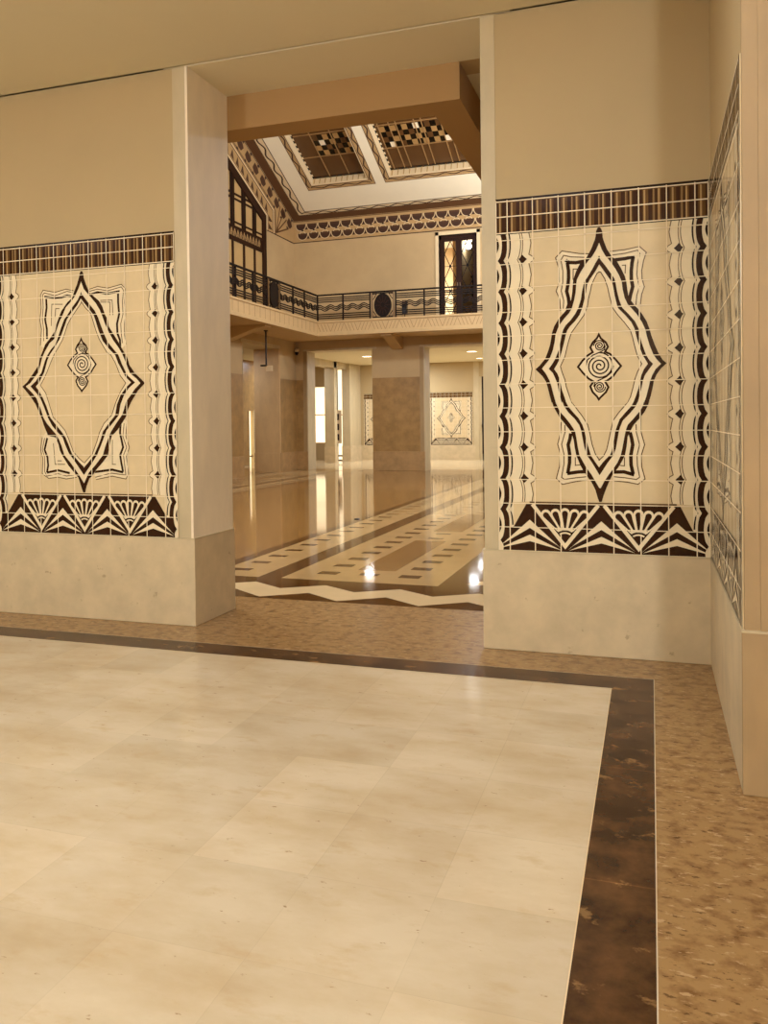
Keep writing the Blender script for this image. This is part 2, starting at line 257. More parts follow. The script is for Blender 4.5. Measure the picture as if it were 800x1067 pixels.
PAT_L = {'oo_l':[[-4563,2703],[-4581,2675],[-4602,2617],[-4634,2552],[-4650,2511],[-4696,2479],[-4754,2415],[-4781,2361],[-4803,2315],[-4814,2265],[-4872,2199],[-4915,2158],[-4948,2091],[-4970,2049],[-4981,1997],[-5030,1939],[-5099,1861],[-5146,1828],[-5118,1801],[-5056,1734],[-5017,1682],[-4979,1606],[-4963,1573],[-4941,1513],[-4903,1433],[-4833,1419],[-4804,1363],[-4793,1317],[-4767,1271],[-4713,1197],[-4637,1119],[-4621,1101],[-4600,1042],[-4579,987]],'oi_l':[[-4563,2636],[-4588,2583],[-4624,2522],[-4650,2494],[-4713,2438],[-4755,2360],[-4771,2339],[-4809,2256],[-4826,2197],[-4873,2165],[-4921,2098],[-4949,2048],[-4965,1997],[-4988,1937],[-5065,1856],[-5111,1829],[-5049,1776],[-5010,1733],[-4967,1643],[-4945,1578],[-4913,1531],[-4830,1447],[-4797,1400],[-4776,1354],[-4750,1280],[-4690,1216],[-4615,1124],[-4570,1060]],'io_l':[[-4565,2552],[-4600,2491],[-4646,2443],[-4714,2362],[-4730,2346],[-4762,2279],[-4795,2200],[-4816,2154],[-4864,2113],[-4901,2063],[-4923,2021],[-4956,1936],[-5013,1868],[-5065,1828],[-5015,1780],[-4971,1732],[-4933,1652],[-4900,1573],[-4862,1512],[-4807,1456],[-4763,1418],[-4742,1363],[-4710,1298],[-4656,1234],[-4573,1129]],'ii_l':[[-4566,2506],[-4606,2449],[-4663,2393],[-4704,2344],[-4726,2295],[-4758,2228],[-4780,2187],[-4833,2121],[-4875,2071],[-4897,2029],[-4930,1936],[-4979,1858],[-5014,1826],[-4981,1788],[-4948,1736],[-4915,1670],[-4878,1577],[-4828,1521],[-4774,1465],[-4736,1418],[-4709,1363],[-4677,1289],[-4613,1225],[-4570,1188]],'th_l':[[-4562,2472],[-4611,2416],[-4663,2355],[-4700,2302],[-4727,2235],[-4749,2185],[-4791,2127],[-4834,2069],[-4866,2011],[-4904,1935],[-4933,1885],[-4968,1834],[-4919,1773],[-4892,1698],[-4850,1577],[-4795,1530],[-4740,1474],[-4708,1409],[-4666,1308],[-4612,1253],[-4569,1221]],'oo_r':[[-4559,2703],[-4538,2655],[-4519,2604],[-4490,2543],[-4446,2507],[-4402,2471],[-4373,2428],[-4350,2364],[-4326,2325],[-4319,2275],[-4279,2215],[-4231,2146],[-4184,2070],[-4156,2028],[-4137,1969],[-4090,1906],[-4031,1855],[-4001,1827],[-4064,1771],[-4096,1727],[-4128,1683],[-4161,1621],[-4167,1585],[-4199,1541],[-4248,1478],[-4307,1425],[-4330,1344],[-4342,1280],[-4391,1226],[-4457,1162],[-4491,1116],[-4518,1097],[-4547,1033],[-4559,987]],'oi_r':[[-4564,2628],[-4540,2571],[-4481,2509],[-4432,2456],[-4398,2404],[-4375,2353],[-4351,2293],[-4316,2225],[-4280,2165],[-4232,2105],[-4199,2054],[-4176,2004],[-4134,1907],[-4072,1860],[-4042,1828],[-4095,1781],[-4122,1746],[-4170,1693],[-4192,1631],[-4209,1590],[-4257,1533],[-4312,1461],[-4340,1407],[-4368,1344],[-4390,1280],[-4456,1207],[-4523,1143],[-4568,1060]],'io_r':[[-4571,2548],[-4531,2499],[-4482,2442],[-4443,2398],[-4414,2346],[-4391,2287],[-4363,2219],[-4329,2151],[-4281,2099],[-4233,2047],[-4205,1980],[-4156,1890],[-4089,1834],[-4147,1791],[-4190,1738],[-4223,1667],[-4240,1586],[-4289,1533],[-4354,1470],[-4382,1407],[-4411,1344],[-4444,1280],[-4500,1207],[-4572,1120]],'ii_r':[[-4572,2502],[-4522,2444],[-4483,2400],[-4454,2365],[-4435,2314],[-4412,2246],[-4397,2212],[-4374,2161],[-4311,2092],[-4263,2048],[-4239,1989],[-4172,1877],[-4125,1835],[-4168,1800],[-4222,1739],[-4255,1668],[-4272,1587],[-4332,1524],[-4387,1462],[-4404,1412],[-4432,1353],[-4471,1280],[-4532,1216],[-4575,1175]],'th_r':[[-4570,2481],[-4523,2419],[-4484,2384],[-4465,2332],[-4436,2247],[-4408,2179],[-4341,2076],[-4302,2050],[-4264,1990],[-4219,1887],[-4172,1832],[-4221,1766],[-4265,1686],[-4304,1587],[-4375,1525],[-4419,1453],[-4442,1389],[-4487,1289],[-4565,1216]],'F':[{'bars':[[[-4917,2535],[-4814,2520],[-4752,2521],[-4701,2531],[-4655,2524]],[[-4899,2517],[-4896,2448],[-4913,2355],[-4897,2277],[-4898,2200]]],'L1':[[-4649,2553],[-4700,2564],[-4813,2537],[-4917,2565],[-4933,2549],[-4929,2450],[-4940,2361],[-4928,2279],[-4930,2184]],'L2':[[-4639,2565],[-4710,2582],[-4813,2563],[-4927,2587],[-4953,2550],[-4948,2451],[-4963,2349],[-4949,2280],[-4962,2151]],'inn':[[[-4855,2301],[-4846,2471],[-4743,2465]],[[-4817,2367],[-4810,2435],[-4774,2433]]]},{'bars':[[[-4481,2526],[-4416,2539],[-4332,2524],[-4214,2535]],[[-4229,2519],[-4230,2453],[-4222,2361],[-4243,2288],[-4240,2213],[-4219,2163],[-4217,2113]]],'L1':[[-4490,2552],[-4415,2564],[-4322,2545],[-4199,2568],[-4180,2541],[-4191,2451],[-4188,2360],[-4209,2286],[-4206,2212],[-4197,2137]],'L2':[[-4490,2568],[-4415,2584],[-4321,2566],[-4198,2587],[-4163,2552],[-4172,2450],[-4164,2358],[-4175,2285],[-4177,2202],[-4164,2127]],'inn':[[[-4392,2462],[-4304,2457],[-4306,2357]],[[-4392,2475],[-4284,2473],[-4278,2356]]]},{'bars':[[[-4912,1415],[-4940,1322],[-4913,1261],[-4908,1196],[-4921,1140]],[[-4921,1140],[-4814,1159],[-4703,1137]]],'L1':[[-4938,1415],[-4962,1322],[-4941,1261],[-4943,1149],[-4922,1112],[-4814,1132],[-4736,1114],[-4648,1124]],'L2':[[-4960,1420],[-4979,1322],[-4958,1252],[-4966,1130],[-4905,1094],[-4815,1104],[-4737,1091],[-4637,1105]],'inn':[[[-4854,1373],[-4841,1206],[-4746,1206]],[[-4821,1345],[-4823,1234],[-4778,1234]]]},{'bars':[[[-4226,1514],[-4232,1451],[-4206,1339],[-4234,1280],[-4224,1217],[-4210,1150]],[[-4210,1147],[-4307,1167],[-4468,1148]]],'L1':[[-4194,1523],[-4207,1424],[-4174,1339],[-4204,1280],[-4195,1199],[-4186,1126],[-4318,1140],[-4464,1107]],'L2':[[-4167,1541],[-4180,1424],[-4150,1339],[-4178,1271],[-4161,1137],[-4186,1096],[-4308,1117],[-4459,1089]],'inn':[[[-4302,1398],[-4306,1208],[-4274,1208]]]}]}
# ------------------------------------------------------------------ dimensions of the front room (metres)
ZB, ZT, ZC, TW = .655, 2.945, 4.167, .60      # plinth top, panel top, ceiling, wall thickness
XPR, XJR, XJL, XPL = -1.312, -1.406, -3.604, -3.731   # panel edge / opening edge, right then left
XLP = -5.41                                    # left edge of the left panel
YE = -1.806                                    # near end of the right wall

# walls of the front room
struct(MB().box(-9,XPL+.002,0,TW,0,ZC-.001,M['plaster']), 'wall_front_left')
struct(MB().box(XPR-.002,.62,0,TW,0,ZC,M['plaster']), 'wall_front_right')
struct(MB().box(0,.62,YE,0,0,ZC,M['plaster']), 'wall_right')
# stone linings of the opening, full height
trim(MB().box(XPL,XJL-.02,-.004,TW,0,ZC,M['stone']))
trim(MB().box(XJL-.02,XJL,-.005,TW,0,ZC,M['stone_fair']))  # jamb face in the lightened stone
trim(MB().box(XJR,XPR,-.004,TW,0,ZC,M['stone']))
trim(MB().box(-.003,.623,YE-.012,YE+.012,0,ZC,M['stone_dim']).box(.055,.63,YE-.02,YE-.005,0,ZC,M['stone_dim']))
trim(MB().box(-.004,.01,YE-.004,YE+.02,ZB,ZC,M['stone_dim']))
# plinths
def baseboard(mb,name): return struct(mb,name,None,.004)
baseboard(MB().box(-9,XJL+.013,-.014,TW+.004,0,ZB,M['stone_base']), 'baseboard_front_left')
baseboard(MB().box(XJR-.013,-.012,-.014,TW+.004,0,ZB,M['stone_base']), 'baseboard_front_right')
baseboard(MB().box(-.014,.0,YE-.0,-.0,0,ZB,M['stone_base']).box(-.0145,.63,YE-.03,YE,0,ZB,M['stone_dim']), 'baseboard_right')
# fine light fillets on top of the plinths
trim(MB().box(-9,XJL+.016,-.017,TW,ZB-.005,ZB+.003,M['stone']))
trim(MB().box(XJR-.016,-.014,-.017,TW,ZB-.005,ZB+.003,M['stone']))
trim(MB().box(-.017,.63,YE-.033,-.0,ZB-.005,ZB+.003,M['stone']))
# ceiling with a narrow shadow gap along the front wall
struct(MB().box(-9,.62,-11,-.022,ZC,ZC+.25,M['ceil']).box(-9,.62,-.022,TW,ZC+.09,ZC+.25,M['ceil']).box(XJL-.2,XJR+.2,0,TW,ZC-.004,ZC+.09,M['ceil'])
       .box(.62,4,-11,TW,ZC,ZC+.25,M['ceil']), 'ceiling')
# walls out of the frame that close the front room
struct(MB().box(-9.3,-9,-11,TW,0,ZC,M['plaster']), 'wall_left')
struct(MB().box(-9.3,4.2,-11.3,-11,0,ZC,M['plaster']), 'wall_back')
struct(MB().box(4,4.2,-11,TW,0,ZC,M['plaster']), 'wall_far_right')

# ------------------------------------------------------------------ floor: one object, inlays flush to a fraction of a millimetre
fl=MB(); FT=frame((0,0,0),(1,0,0),(0,1,0))
E1=.0004
def rect(x0,x1,y0,y1,m,d): fl.poly([(x0,y0),(x1,y0),(x1,y1),(x0,y1)],m,FT,d)
rect(-9,4,-11,1.03,M['trav'],0)
rect(-9,-.347,-11,-.404,M['darkmarble'],E1)
rect(-9,-.574,-11,-.631,M['white'],2*E1)
fl.stroke([(-9,-.404),(-.347,-.404),(-.347,-11)],.004,M['white'],FT,2.2*E1)
fl.stroke([(-9,-.631),(-.574,-.631),(-.574,-11)],.004,M['hall_light'],FT,3*E1)
# hall
HX0,HX1,HY1=-11.45,1.45,19.35
rect(-17,6,1.03,27,M['hall_field'],0)
# zigzag border along the threshold
rect(-9.5,HX1,1.03,1.70,M['hall_dark'],E1)
up=[];lo=[]
x=-3.965-.72*7; k=0
while x<1.2:
    up.append((x+.01, 1.68 if k%2==0 else 1.45)); lo.append((x+.0, 1.32 if k%2==0 else 1.07)); x+=.36; k+=1
lo=[(p[0],q[1]) for p,q in zip(up,lo)]
fl.poly(up+[(p[0]-.02,p[1]) for p in lo][::-1], M['hall_light'],FT,2*E1)
rect(-9.5,HX1,1.70,1.90,M['hall_mid'],E1)
# inlaid carpets running down the hall (one seen, its mirror twin along the left wall)
def carpet(mir):
    f=(lambda x: x) if not mir else (lambda x: -13.74-x)
    def r(x0,x1,y0,y1,m,d):
        a,b=sorted((f(x0),f(x1))); rect(a,b,y0,y1,m,d)
    yE=19.0
    r(-4.76,-1.99,1.90,yE,M['hall_mid'],E1)
    r(-4.60,-4.04,1.90,yE,M['hall_cream'],2*E1)
    r(-3.80,-2.22,1.90,yE,M['hall_cream'],2*E1)
    y=2.19
    while y<yE-.3:
        r(-4.51,-4.30,y,y+.12,M['hall_dark'],3*E1); y+=.435
    for j in range(6):
        y0=2.20+j*3.05
        if y0+2.9>yE: break
        r(-3.22,-2.82,y0+.32,y0+2.47,M['hall_field'],3*E1)
        for i in range(7):
            r(-3.55,-3.34,y0+i*.436,y0+i*.436+.15,M['hall_dark'],3*E1); r(-2.70,-2.49,y0+i*.436,y0+i*.436+.15,M['hall_dark'],3*E1)
        r(-3.12,-2.92,y0+.03,y0+.14,M['hall_dark'],3*E1); r(-3.11,-2.91,y0+2.63,y0+2.75,M['hall_dark'],3*E1)
carpet(False); carpet(True)
# zigzag turning down the middle of the hall
rect(-1.99,-1.27,1.90,19,M['hall_mid'],E1*1.2)
a=[];b=[]
for k in range(46):
    y=2.05+k*.36
    a.append((-1.99 if k%2==0 else -1.76,y)); b.append((-1.6 if k%2==0 else -1.37,y))
fl.poly(a+b[::-1],M['hall_light'],FT,2*E1)
# dark line across the far end of the hall and pale corridor floor
rect(-11.4,1.4,18.85,19.02,M['hall_mid'],E1)
rect(-17,6,19.98,27,M['hall_light'],E1)
floor=struct(fl,'floor')
struct(MB().box(-17.2,6.2,-11.3,27.2,-.3,-.01,M['trav']),'floor_slab')

# small dark cap lying in the hall floor
p=MB().lathe([(0,.012),(.035,.012),(.045,.006),(.05,.0015),(0,.0015)],M['black'],(-4.75,6.69,0),16)
# (position worked out below)

# ------------------------------------------------------------------ glazed tile panels
SPIRAL_OUT=[[-3,199],[8,175],[39,147],[52,119],[34,88],[65,73],[99,36],[130,-4],[103,-37],[81,-68],[46,-94],[33,-100],[53,-135],[37,-167],[5,-198],[-6,-211],[-17,-193],[-43,-165],[-58,-128],[-38,-98],[-69,-77],[-100,-44],[-133,-2],[-104,38],[-72,69],[-41,88],[-56,119],[-40,150],[-14,176]]
DO=.0006   # step between painted layers
def spiral(cx,cz,r0,r1,a0,turns,n=22):
    out=[]
    N=int(n*turns)
    for i in range(N+1):
        t=i/N; r=r0+(r1-r0)*t; a=a0+2*PI*turns*t
        out.append((cx+r*math.cos(a),cz+r*math.sin(a)))
    return out
def panel(name,label,T,W,pat,x0,spec,su=1.0):
    """T: frame with u right, v up, n out of the wall, origin on the floor line below the panel's left edge.
    pat holds the traced lozenge in wall coordinates; x0 is the wall coordinate of the left edge."""
    root=thing(name,label,'tile panel',T@Vector((W/2,ZB,0)),'glazed tile panels')
    tz=.008
    U=lambda pts:[((p[0]/1000-x0)*su,p[1]/1000) for p in pts]
    b=MB().prism([(0,ZB),(W,ZB),(W,ZT+.011),(0,ZT+.011)],M['tan'],T,0,tz); b.build('tile_field',root)
    # top frieze of streaked brown tiles
    f=MB(); z0,z1=2.722,2.956
    f.prism([(0,z0),(W,z0),(W,z1),(0,z1)],M['band_mid'],T,tz,tz+DO)
    cols=spec['cols']; edges=[0]+[c for c in cols if 0<c<W]+[W]
    tw=cols[1]-cols[0]
    for e0,e1 in zip(edges[:-1],edges[1:]):
        o=e0 if e0>0 else e1-tw
        for a0,a1,mm in ((.02,.13,'band_dark'),(.17,.235,'band_light'),(.36,.50,'band_dark'),(.53,.555,'band_light'),(.60,.66,'band_dark'),(.685,.745,'band_light'),(.80,.98,'band_dark')):
            j=random.uniform(-.02,.02); u0=max(e0,o+(a0+j)*tw); u1=min(e1,o+(a1+j)*tw)
            if u1>u0+.003:
                f.poly([(u0,z0+.012),(u1,z0+.012),(u1,z1-.028),(u0,z1-.028)],M[mm],T,tz+2*DO)
    f.poly([(0,z0),(W,z0),(W,z0+.013),(0,z0+.013)],M['glaze_black'],T,tz+2*DO)
    f.poly([(0,z1-.017),(W,z1-.017),(W,z1),(0,z1)],M['glaze_black'],T,tz+2*DO)
    f.build('top_frieze',root)
    # scalloped side borders with dark diamonds
    zt,zb=2.722,ZB; per=.2033; zc0=1.13
    cusps=[zc0+per*k for k in range(-3,9)]
    def prof(mid,cusp,pw=.55):
        out=[]
        for k in range(len(cusps)-1):
            for i in range(8):
                t=i/8; out.append((cusp+(mid-cusp)*math.sin(PI*t)**pw,cusps[k]+per*t))
        return out
    def clip(pts): 
        o=[]
        for i,(u,z) in enumerate(pts):
            if z<zb or z>zt:
                zz=zb if z<zb else zt
                # interpolate with the neighbour inside
                for j in (i-1,i+1):
                    if 0<=j<len(pts) and zb<=pts[j][1]<=zt and pts[j][1]!=z:
                        t=(zz-z)/(pts[j][1]-z); o.append((u+(pts[j][0]-u)*t,zz)); break
            else: o.append((u,z))
        return o
    for side in (0,1):
        fx=(lambda u:u) if side==0 else (lambda u:W-u)
        F=lambda pts:[(fx(u),z) for u,z in pts]
        s=MB()
        outer=[]
        for k in range(len(cusps)-1):
            c=cusps[k]
            outer+=[(.245,c),(.236,c+.016),(.214,c+.030),(.220,c+.055),(.228,c+per/2),(.220,c+per-.055),(.214,c+per-.030),(.236,c+per-.016)]
        zlow=.967
        band=lambda lo_,hi_,m,d,zl: s.poly(F([p for p in clip(lo_) if p[1]>=zl]+[p for p in clip(hi_) if p[1]>=zl][::-1]),m,T,d)
        oc=[p for p in clip(outer) if p[1]>=zlow]
        s.poly(F([(0,zlow)]+oc+[(0,zt)]),M['cream'],T,tz+DO)
        s.poly(F([(0,zb),(.05,zb),(.05,.79),(.10,.81),(.10,zlow),(0,zlow)]),M['cream'],T,tz+DO)
        s.stroke(F(oc),.0055,M['line'],T,tz+2*DO)
        dl,dr=clip(prof(.040,.012)),clip(prof(.074,.050))
        s.poly(F(dl+dr[::-1]),M['glaze'],T,tz+4*DO)
        bl,b2=clip(prof(.089,.070)),clip(prof(.0985,.076))
        s.poly(F([p for p in bl if p[1]>.80]+[p for p in b2 if p[1]>.80][::-1]),M['glaze_black'],T,tz+4*DO)
        for k in range(len(cusps)-1):       # dark lenses on the rim
            z=cusps[k]
            L=[(0,z+.04)]+[(.021*math.sin(PI*i/8),z+.04+(per-.08)*i/8) for i in range(1,8)]+[(0,z+per-.04)]
            L=[p for p in L if zb<=p[1]<=zt]
            if len(L)>3: s.poly(F(L),M['glaze_black'],T,tz+4*DO)
        for mm_,cc_ in ((.162,.140),(.176,.156)):
            s.stroke(F([p for p in clip(prof(mm_,cc_,.7)) if p[1]>zlow]),.005,M['line'],T,tz+2*DO)
        for c in cusps:
            if c>zlow+.1 and c<zt:
                s.poly(F([(.147,c+.004),(.160,c+.013),(.172,c+.031),(.184,c+.016),(.202,c),(.186,c-.015),(.172,c-.029),(.158,c-.012)]),M['glaze'],T,tz+4*DO)
        s.build('side_border',root)
    # bottom frieze: chevrons and fans on dark brown
    g=MB(); za,zh=ZB+.004,.967
    d=tz+2*DO
    pk=spec['peaks']; h=(pk[1]-pk[0])/2
    # dark ground, its top edge broken by the side borders
    g.poly([(.03,za),(W-.03,za),(W-.045,.80),(W-.10,.815),(pk[-1]+.02,zh),(pk[0]-.02,zh),(.10,.815),(.045,.80)],M['glaze'],T,d)
    l=d+3*DO
    g.poly([(pk[0],zh+.004),(pk[-1],zh+.004),(pk[-1],zh+.013),(pk[0],zh+.013)],M['line'],T,l)
    for i,x in enumerate(pk):
        for sg in (-1,1):
            xo=x+sg*h*.93
            g.poly([(x,.862),(xo,.672),(x+sg*h*.78,.672+.028),(x,.808)],M['cream'],T,l)
            xo=x+sg*h*.90
            g.poly([(x,.764),(xo,.668),(x+sg*h*.72,.668+.012),(x,.722)],M['cream'],T,l)
        if i<len(pk)-1:
            xv=x+h; q=h/.226
            g.stroke([(x+.018*q,zh-.004),(xv,.695),(xv+h-.018*q,zh-.004)],.024,M['cream'],T,l)
            for k in range(-2,3):
                a=Vector((xv+k*.020*q,.798)); bb=Vector((xv+k*.0605*q,.912-.006*abs(k)))
                dr=(bb-a).normalized(); nr=Vector((dr.y,-dr.x))
                def petal(wb,wt,sh):
                    P=[a+dr*sh-nr*wb, bb-nr*wt]
                    for i2 in range(1,6):
                        an=PI*i2/6; P.append(bb-nr*wt*math.cos(an)+dr*wt*math.sin(an))
                    P+= [bb+nr*wt, a+dr*sh+nr*wb]
                    return [(p.x,p.y) for p in P]
                g.poly(petal(.012*q,.031*q,0),M['cream'],T,l+(k+3)*.12*DO)
            for k in range(-2,3):
                a=Vector((xv+k*.020*q,.798)); bb=Vector((xv+k*.0605*q,.906-.006*abs(k)))
                dr=(bb-a).normalized(); nr=Vector((dr.y,-dr.x))
                P=[a+dr*.012-nr*.005*q, bb-nr*.019*q]+[bb-nr*.019*q*math.cos(PI*j/6)+dr*.019*q*math.sin(PI*j/6) for j in range(1,6)]+[bb+nr*.019*q,a+dr*.012+nr*.005*q]
                g.poly([(p.x,p.y) for p in P],M['glaze'],T,l+1.4*DO)
            arc=lambda r,n=8:[(xv+r*q*math.sin(math.radians(-34+68*j/n)),.722+r*math.cos(math.radians(-34+68*j/n))) for j in range(n+1)]
            g.stroke(arc(.083),.011,M['cream'],T,l+1.6*DO)
            g.stroke(arc(.071),.010,M['glaze'],T,l+1.6*DO)
            g.stroke(arc(.060),.010,M['cream'],T,l+1.6*DO)
    g.build('bottom_frieze',root)
    # lozenge: cream ground, tan inside, two dark bands and a thin line
    z=MB()
    oo=U(pat['oo_l'])+U(pat['oo_r'])[::-1]
    z.poly(oo,M['cream'],T,tz+2*DO)
    z.poly(U(pat['th_l'])+U(pat['th_r'])[::-1],M['tan'],T,tz+3*DO)
    for s_ in 'lr':
        z.poly(U(pat['oo_'+s_])+U(pat['oi_'+s_])[::-1],M['glaze'],T,tz+4*DO)
        z.poly(U(pat['io_'+s_])+U(pat['ii_'+s_])[::-1],M['glaze'],T,tz+4*DO)
        z.stroke(U(pat['th_'+s_]),.006,M['line'],T,tz+4*DO)
    tip=U(pat['oo_l'])[0]; tq=U(pat['oo_r'])[0]; cxm=(tip[0]+tq[0])/2
    z.poly([(cxm-.022,tip[1]-.05),(cxm-.018,tip[1]-.012),(cxm-.009,tip[1]+.007),(cxm,tip[1]+.011),(cxm+.009,tip[1]+.007),(cxm+.018,tip[1]-.012),(cxm+.022,tip[1]-.05)],M['glaze'],T,tz+4.3*DO)
    # small caps joining the halves at the tips
    for key,up_ in (('oo',1),('io',1)):
        for end,ie in ((0,0),(-1,-1)):
            i_='oi' if key=='oo' else 'ii'
            pts=[U(pat[key+'_l'])[end],U(pat[key+'_r'])[end],U(pat[i_+'_r'])[ie],U(pat[i_+'_l'])[ie]]
            z.poly(pts,M['glaze'],T,tz+4.2*DO)
    z.build('lozenge',root)
    for fq in pat['F']:
        c=MB()
        l2=U(fq['L2']); 
        mid_=(U(pat['oo_l'])[len(pat['oo_l'])//2][0]+U(pat['oo_r'])[len(pat['oo_r'])//2][0])/2
        c.poly(l2+[(mid_,1.84)],M['cream'],T,tz+1.2*DO)
        c.stroke(l2,.0065,M['line'],T,tz+1.8*DO); c.stroke(U(fq['L1']),.0065,M['line'],T,tz+1.8*DO)
        for q in fq['inn']: c.stroke(U(q),.006,M['line'],T,tz+1.8*DO)
        for q in fq['bars']: c.stroke(U(q),spec['barw'],M['glaze'],T,tz+1.9*DO)
        c.build('corner_flourish',root)
    # spiral medallion
    s=MB(); cx,cz=spec['centre']
    pts=[(cx+p[0]/1000,cz+p[1]/1000) for p in SPIRAL_OUT]
    s.poly(pts,M['cream'],T,tz+3.6*DO)
    s.stroke(pts,.013,M['glaze'],T,tz+4.6*DO,closed=True)
    for a,b_,c_ in ((0,0,0),(6,7,8),(21,22,23)):   # thicker pointed tips
        pass
    s.stroke(spiral(cx,cz,.006,.085,0,3.25),.009,M['glaze'],T,tz+4.6*DO)
    s.stroke(spiral(cx,cz+.128,.004,.036,0,2.5),.0075,M['glaze'],T,tz+4.6*DO)
    s.stroke(spiral(cx,cz-.131,.004,.036,PI,2.5),.0075,M['glaze'],T,tz+4.6*DO)
    for sg,c2 in ((1,cz+.128),(-1,cz-.131)):
        s.stroke([(cx+sg*.036,c2),(cx+sg*.030,c2-sg*.026),(cx+sg*.006,c2-sg*.040),(cx-sg*.040,cz+sg*.070),(cx-sg*.075,cz+sg*.040),(cx-sg*.085,cz)],.0075,M['glaze'],T,tz+4.6*DO)
    s.build('spiral_medallion',root)
    # grout joints across everything
    q=MB(); dg=tz+6.5*DO
    for c in cols:
        if 0<c<W: q.poly([(c-.0032,ZB),(c+.0032,ZB),(c+.0032,2.945),(c-.0032,2.945)],M['grout'],T,dg)
    for zz in [ZB+.156*k for k in range(1,14)]+[2.731,2.837,2.937]:
        w_=.0036 if zz>2.7 else .0026
        q.poly([(0,zz-w_),(W,zz-w_),(W,zz+w_),(0,zz+w_)],M['grout'],T,dg)
    for e in (.003,W-.003): q.poly([(e-.003,ZB),(e+.003,ZB),(e+.003,2.945),(e-.003,2.945)],M['grout'],T,dg)
    q.poly([(0,ZB-.004),(W,ZB-.004),(W,ZB+.005),(0,ZB+.005)],M['grout'],T,dg)
    q.build('grout_joints',root)
    return root
SR=dict(cols=[-1.236-XPR+.1637*k for k in range(8)],peaks=[-1.108-XPR,-.657-XPR,-.206-XPR],barw=.022,centre=(-.660-XPR,1.846))
panel('tile_panel','glazed tile panel with a brown lozenge right of the opening on the front wall',frame((XPR,-.001,0),(1,0,0),(0,0,1)),-XPR-.012,PAT_R,XPR,SR)
WL=XPL-XLP
SL=dict(cols=[-3.839-XLP-.1635*k for k in range(9,-1,-1)],peaks=[-5.183-XLP,-4.774-XLP,-4.359-XLP,-3.949-XLP],barw=.018,centre=(-4.570-XLP,1.988))
panel('tile_panel','glazed tile panel with a broad lozenge left of the opening, cut by the picture edge',frame((XLP,-.001,0),(1,0,0),(0,0,1)),WL,PAT_L,XLP,SL)
def scaled(W,cz=1.988):
    s=W/WL
    return dict(cols=[c*s for c in SL['cols']],peaks=[p*s for p in SL['peaks']],barw=.02,centre=(SL['centre'][0]*s,cz)),s
W3=-YE-.02
sp,s3=scaled(W3)
panel('tile_panel','glossy tile panel on the right side wall, seen almost edge on',frame((-.001,-.012,0),(0,-1,0),(0,0,1)),W3,PAT_L,XLP,sp,s3)
# ------------------------------------------------------------------ the hall
HY=19.35; HX=-11.45; HR=1.45
ZL=3.88            # lintel height
PW=.60             # thickness of the hall's pier walls
BAL=4.20; BALT=4.66; BO=1.34
RS=.46; RZ=8.14; RY0=19.37; RIDGE=10.0
roofz=lambda y: RZ+RS*(RY0-y) if y>=RIDGE else RZ+RS*(RY0-RIDGE)-RS*(RIDGE-y)
OPEN_F=[(-11.03,-8.79),(-7.07,-4.83),(-3.11,-.87)]          # openings of the far wall (x)
OPEN_L=[(15.66,18.05),(11.5,13.9),(7.3,9.7),(3.2,5.5)]       # openings of the left wall (y)
FD=(-6.57,-5.37,BALT,7.29)                                   # glazed double door on the balcony
# far wall
w=MB(); P=M['plaster_hall']
xs=[-12.30]+[v for o in OPEN_F for v in o]+[HR+.6]
for a,b in zip(xs[0::2],xs[1::2]): w.box(a,b,HY,HY+PW,0,ZL,P)
w.box(-12.30,HR+.6,HY,HY+PW,ZL,FD[2],P)
w.box(-12.30,FD[0],HY,HY+PW,FD[2],FD[3],P).box(FD[1],HR+.6,HY,HY+PW,FD[2],FD[3],P).box(-12.3,HR+.6,HY,HY+PW,FD[3],8.4,P)
struct(w,'wall_hall_far')
# left gable wall with openings below and the big window above
w=MB(); LT=.85
ys=[.6]+[v for o in sorted(OPEN_L) for v in o]+[HY]
for a,b in zip(ys[0::2],ys[1::2]): w.box(HX-LT,HX,a,b,0,ZL,P)
w.box(HX-LT,HX,.6,HY,ZL,4.70,P)
WY0,WY1=2.66,17.34; WDROP=1.20
wtop=lambda y: roofz(y)-WDROP
TG=frame((HX,0,0),(0,1,0),(0,0,1))
w.prism([(.6,4.7),(WY0,4.7),(WY0,wtop(WY0)),(RIDGE,wtop(RIDGE)),(WY1,wtop(WY1)),(WY1,4.7),(HY,4.7),(HY,roofz(HY)+.1),(RIDGE,roofz(RIDGE)+.1),(.6,roofz(.6)+.1)],P,TG,-LT,0)
struct(w,'wall_hall_left')
w=MB().box(HR,HR+.6,.6,HY,0,8.2,P).prism([(.6,8.2),(HY,8.2),(RIDGE,roofz(RIDGE)+.1)],P,frame((HR,0,0),(0,1,0),(0,0,1)),0,.6)
struct(w,'wall_hall_right')
# near wall of the hall above the opening, with its dropped edge beam and the gallery return on the right
DZ=3.888
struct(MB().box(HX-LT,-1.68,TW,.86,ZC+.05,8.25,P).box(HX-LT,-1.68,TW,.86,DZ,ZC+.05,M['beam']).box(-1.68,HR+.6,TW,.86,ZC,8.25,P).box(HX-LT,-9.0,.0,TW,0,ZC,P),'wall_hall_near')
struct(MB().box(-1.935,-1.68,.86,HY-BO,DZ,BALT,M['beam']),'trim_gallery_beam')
struct(MB().box(-1.68,HR,.86,HY-BO,ZC,BALT,M['ceil']),'ceiling_gallery')
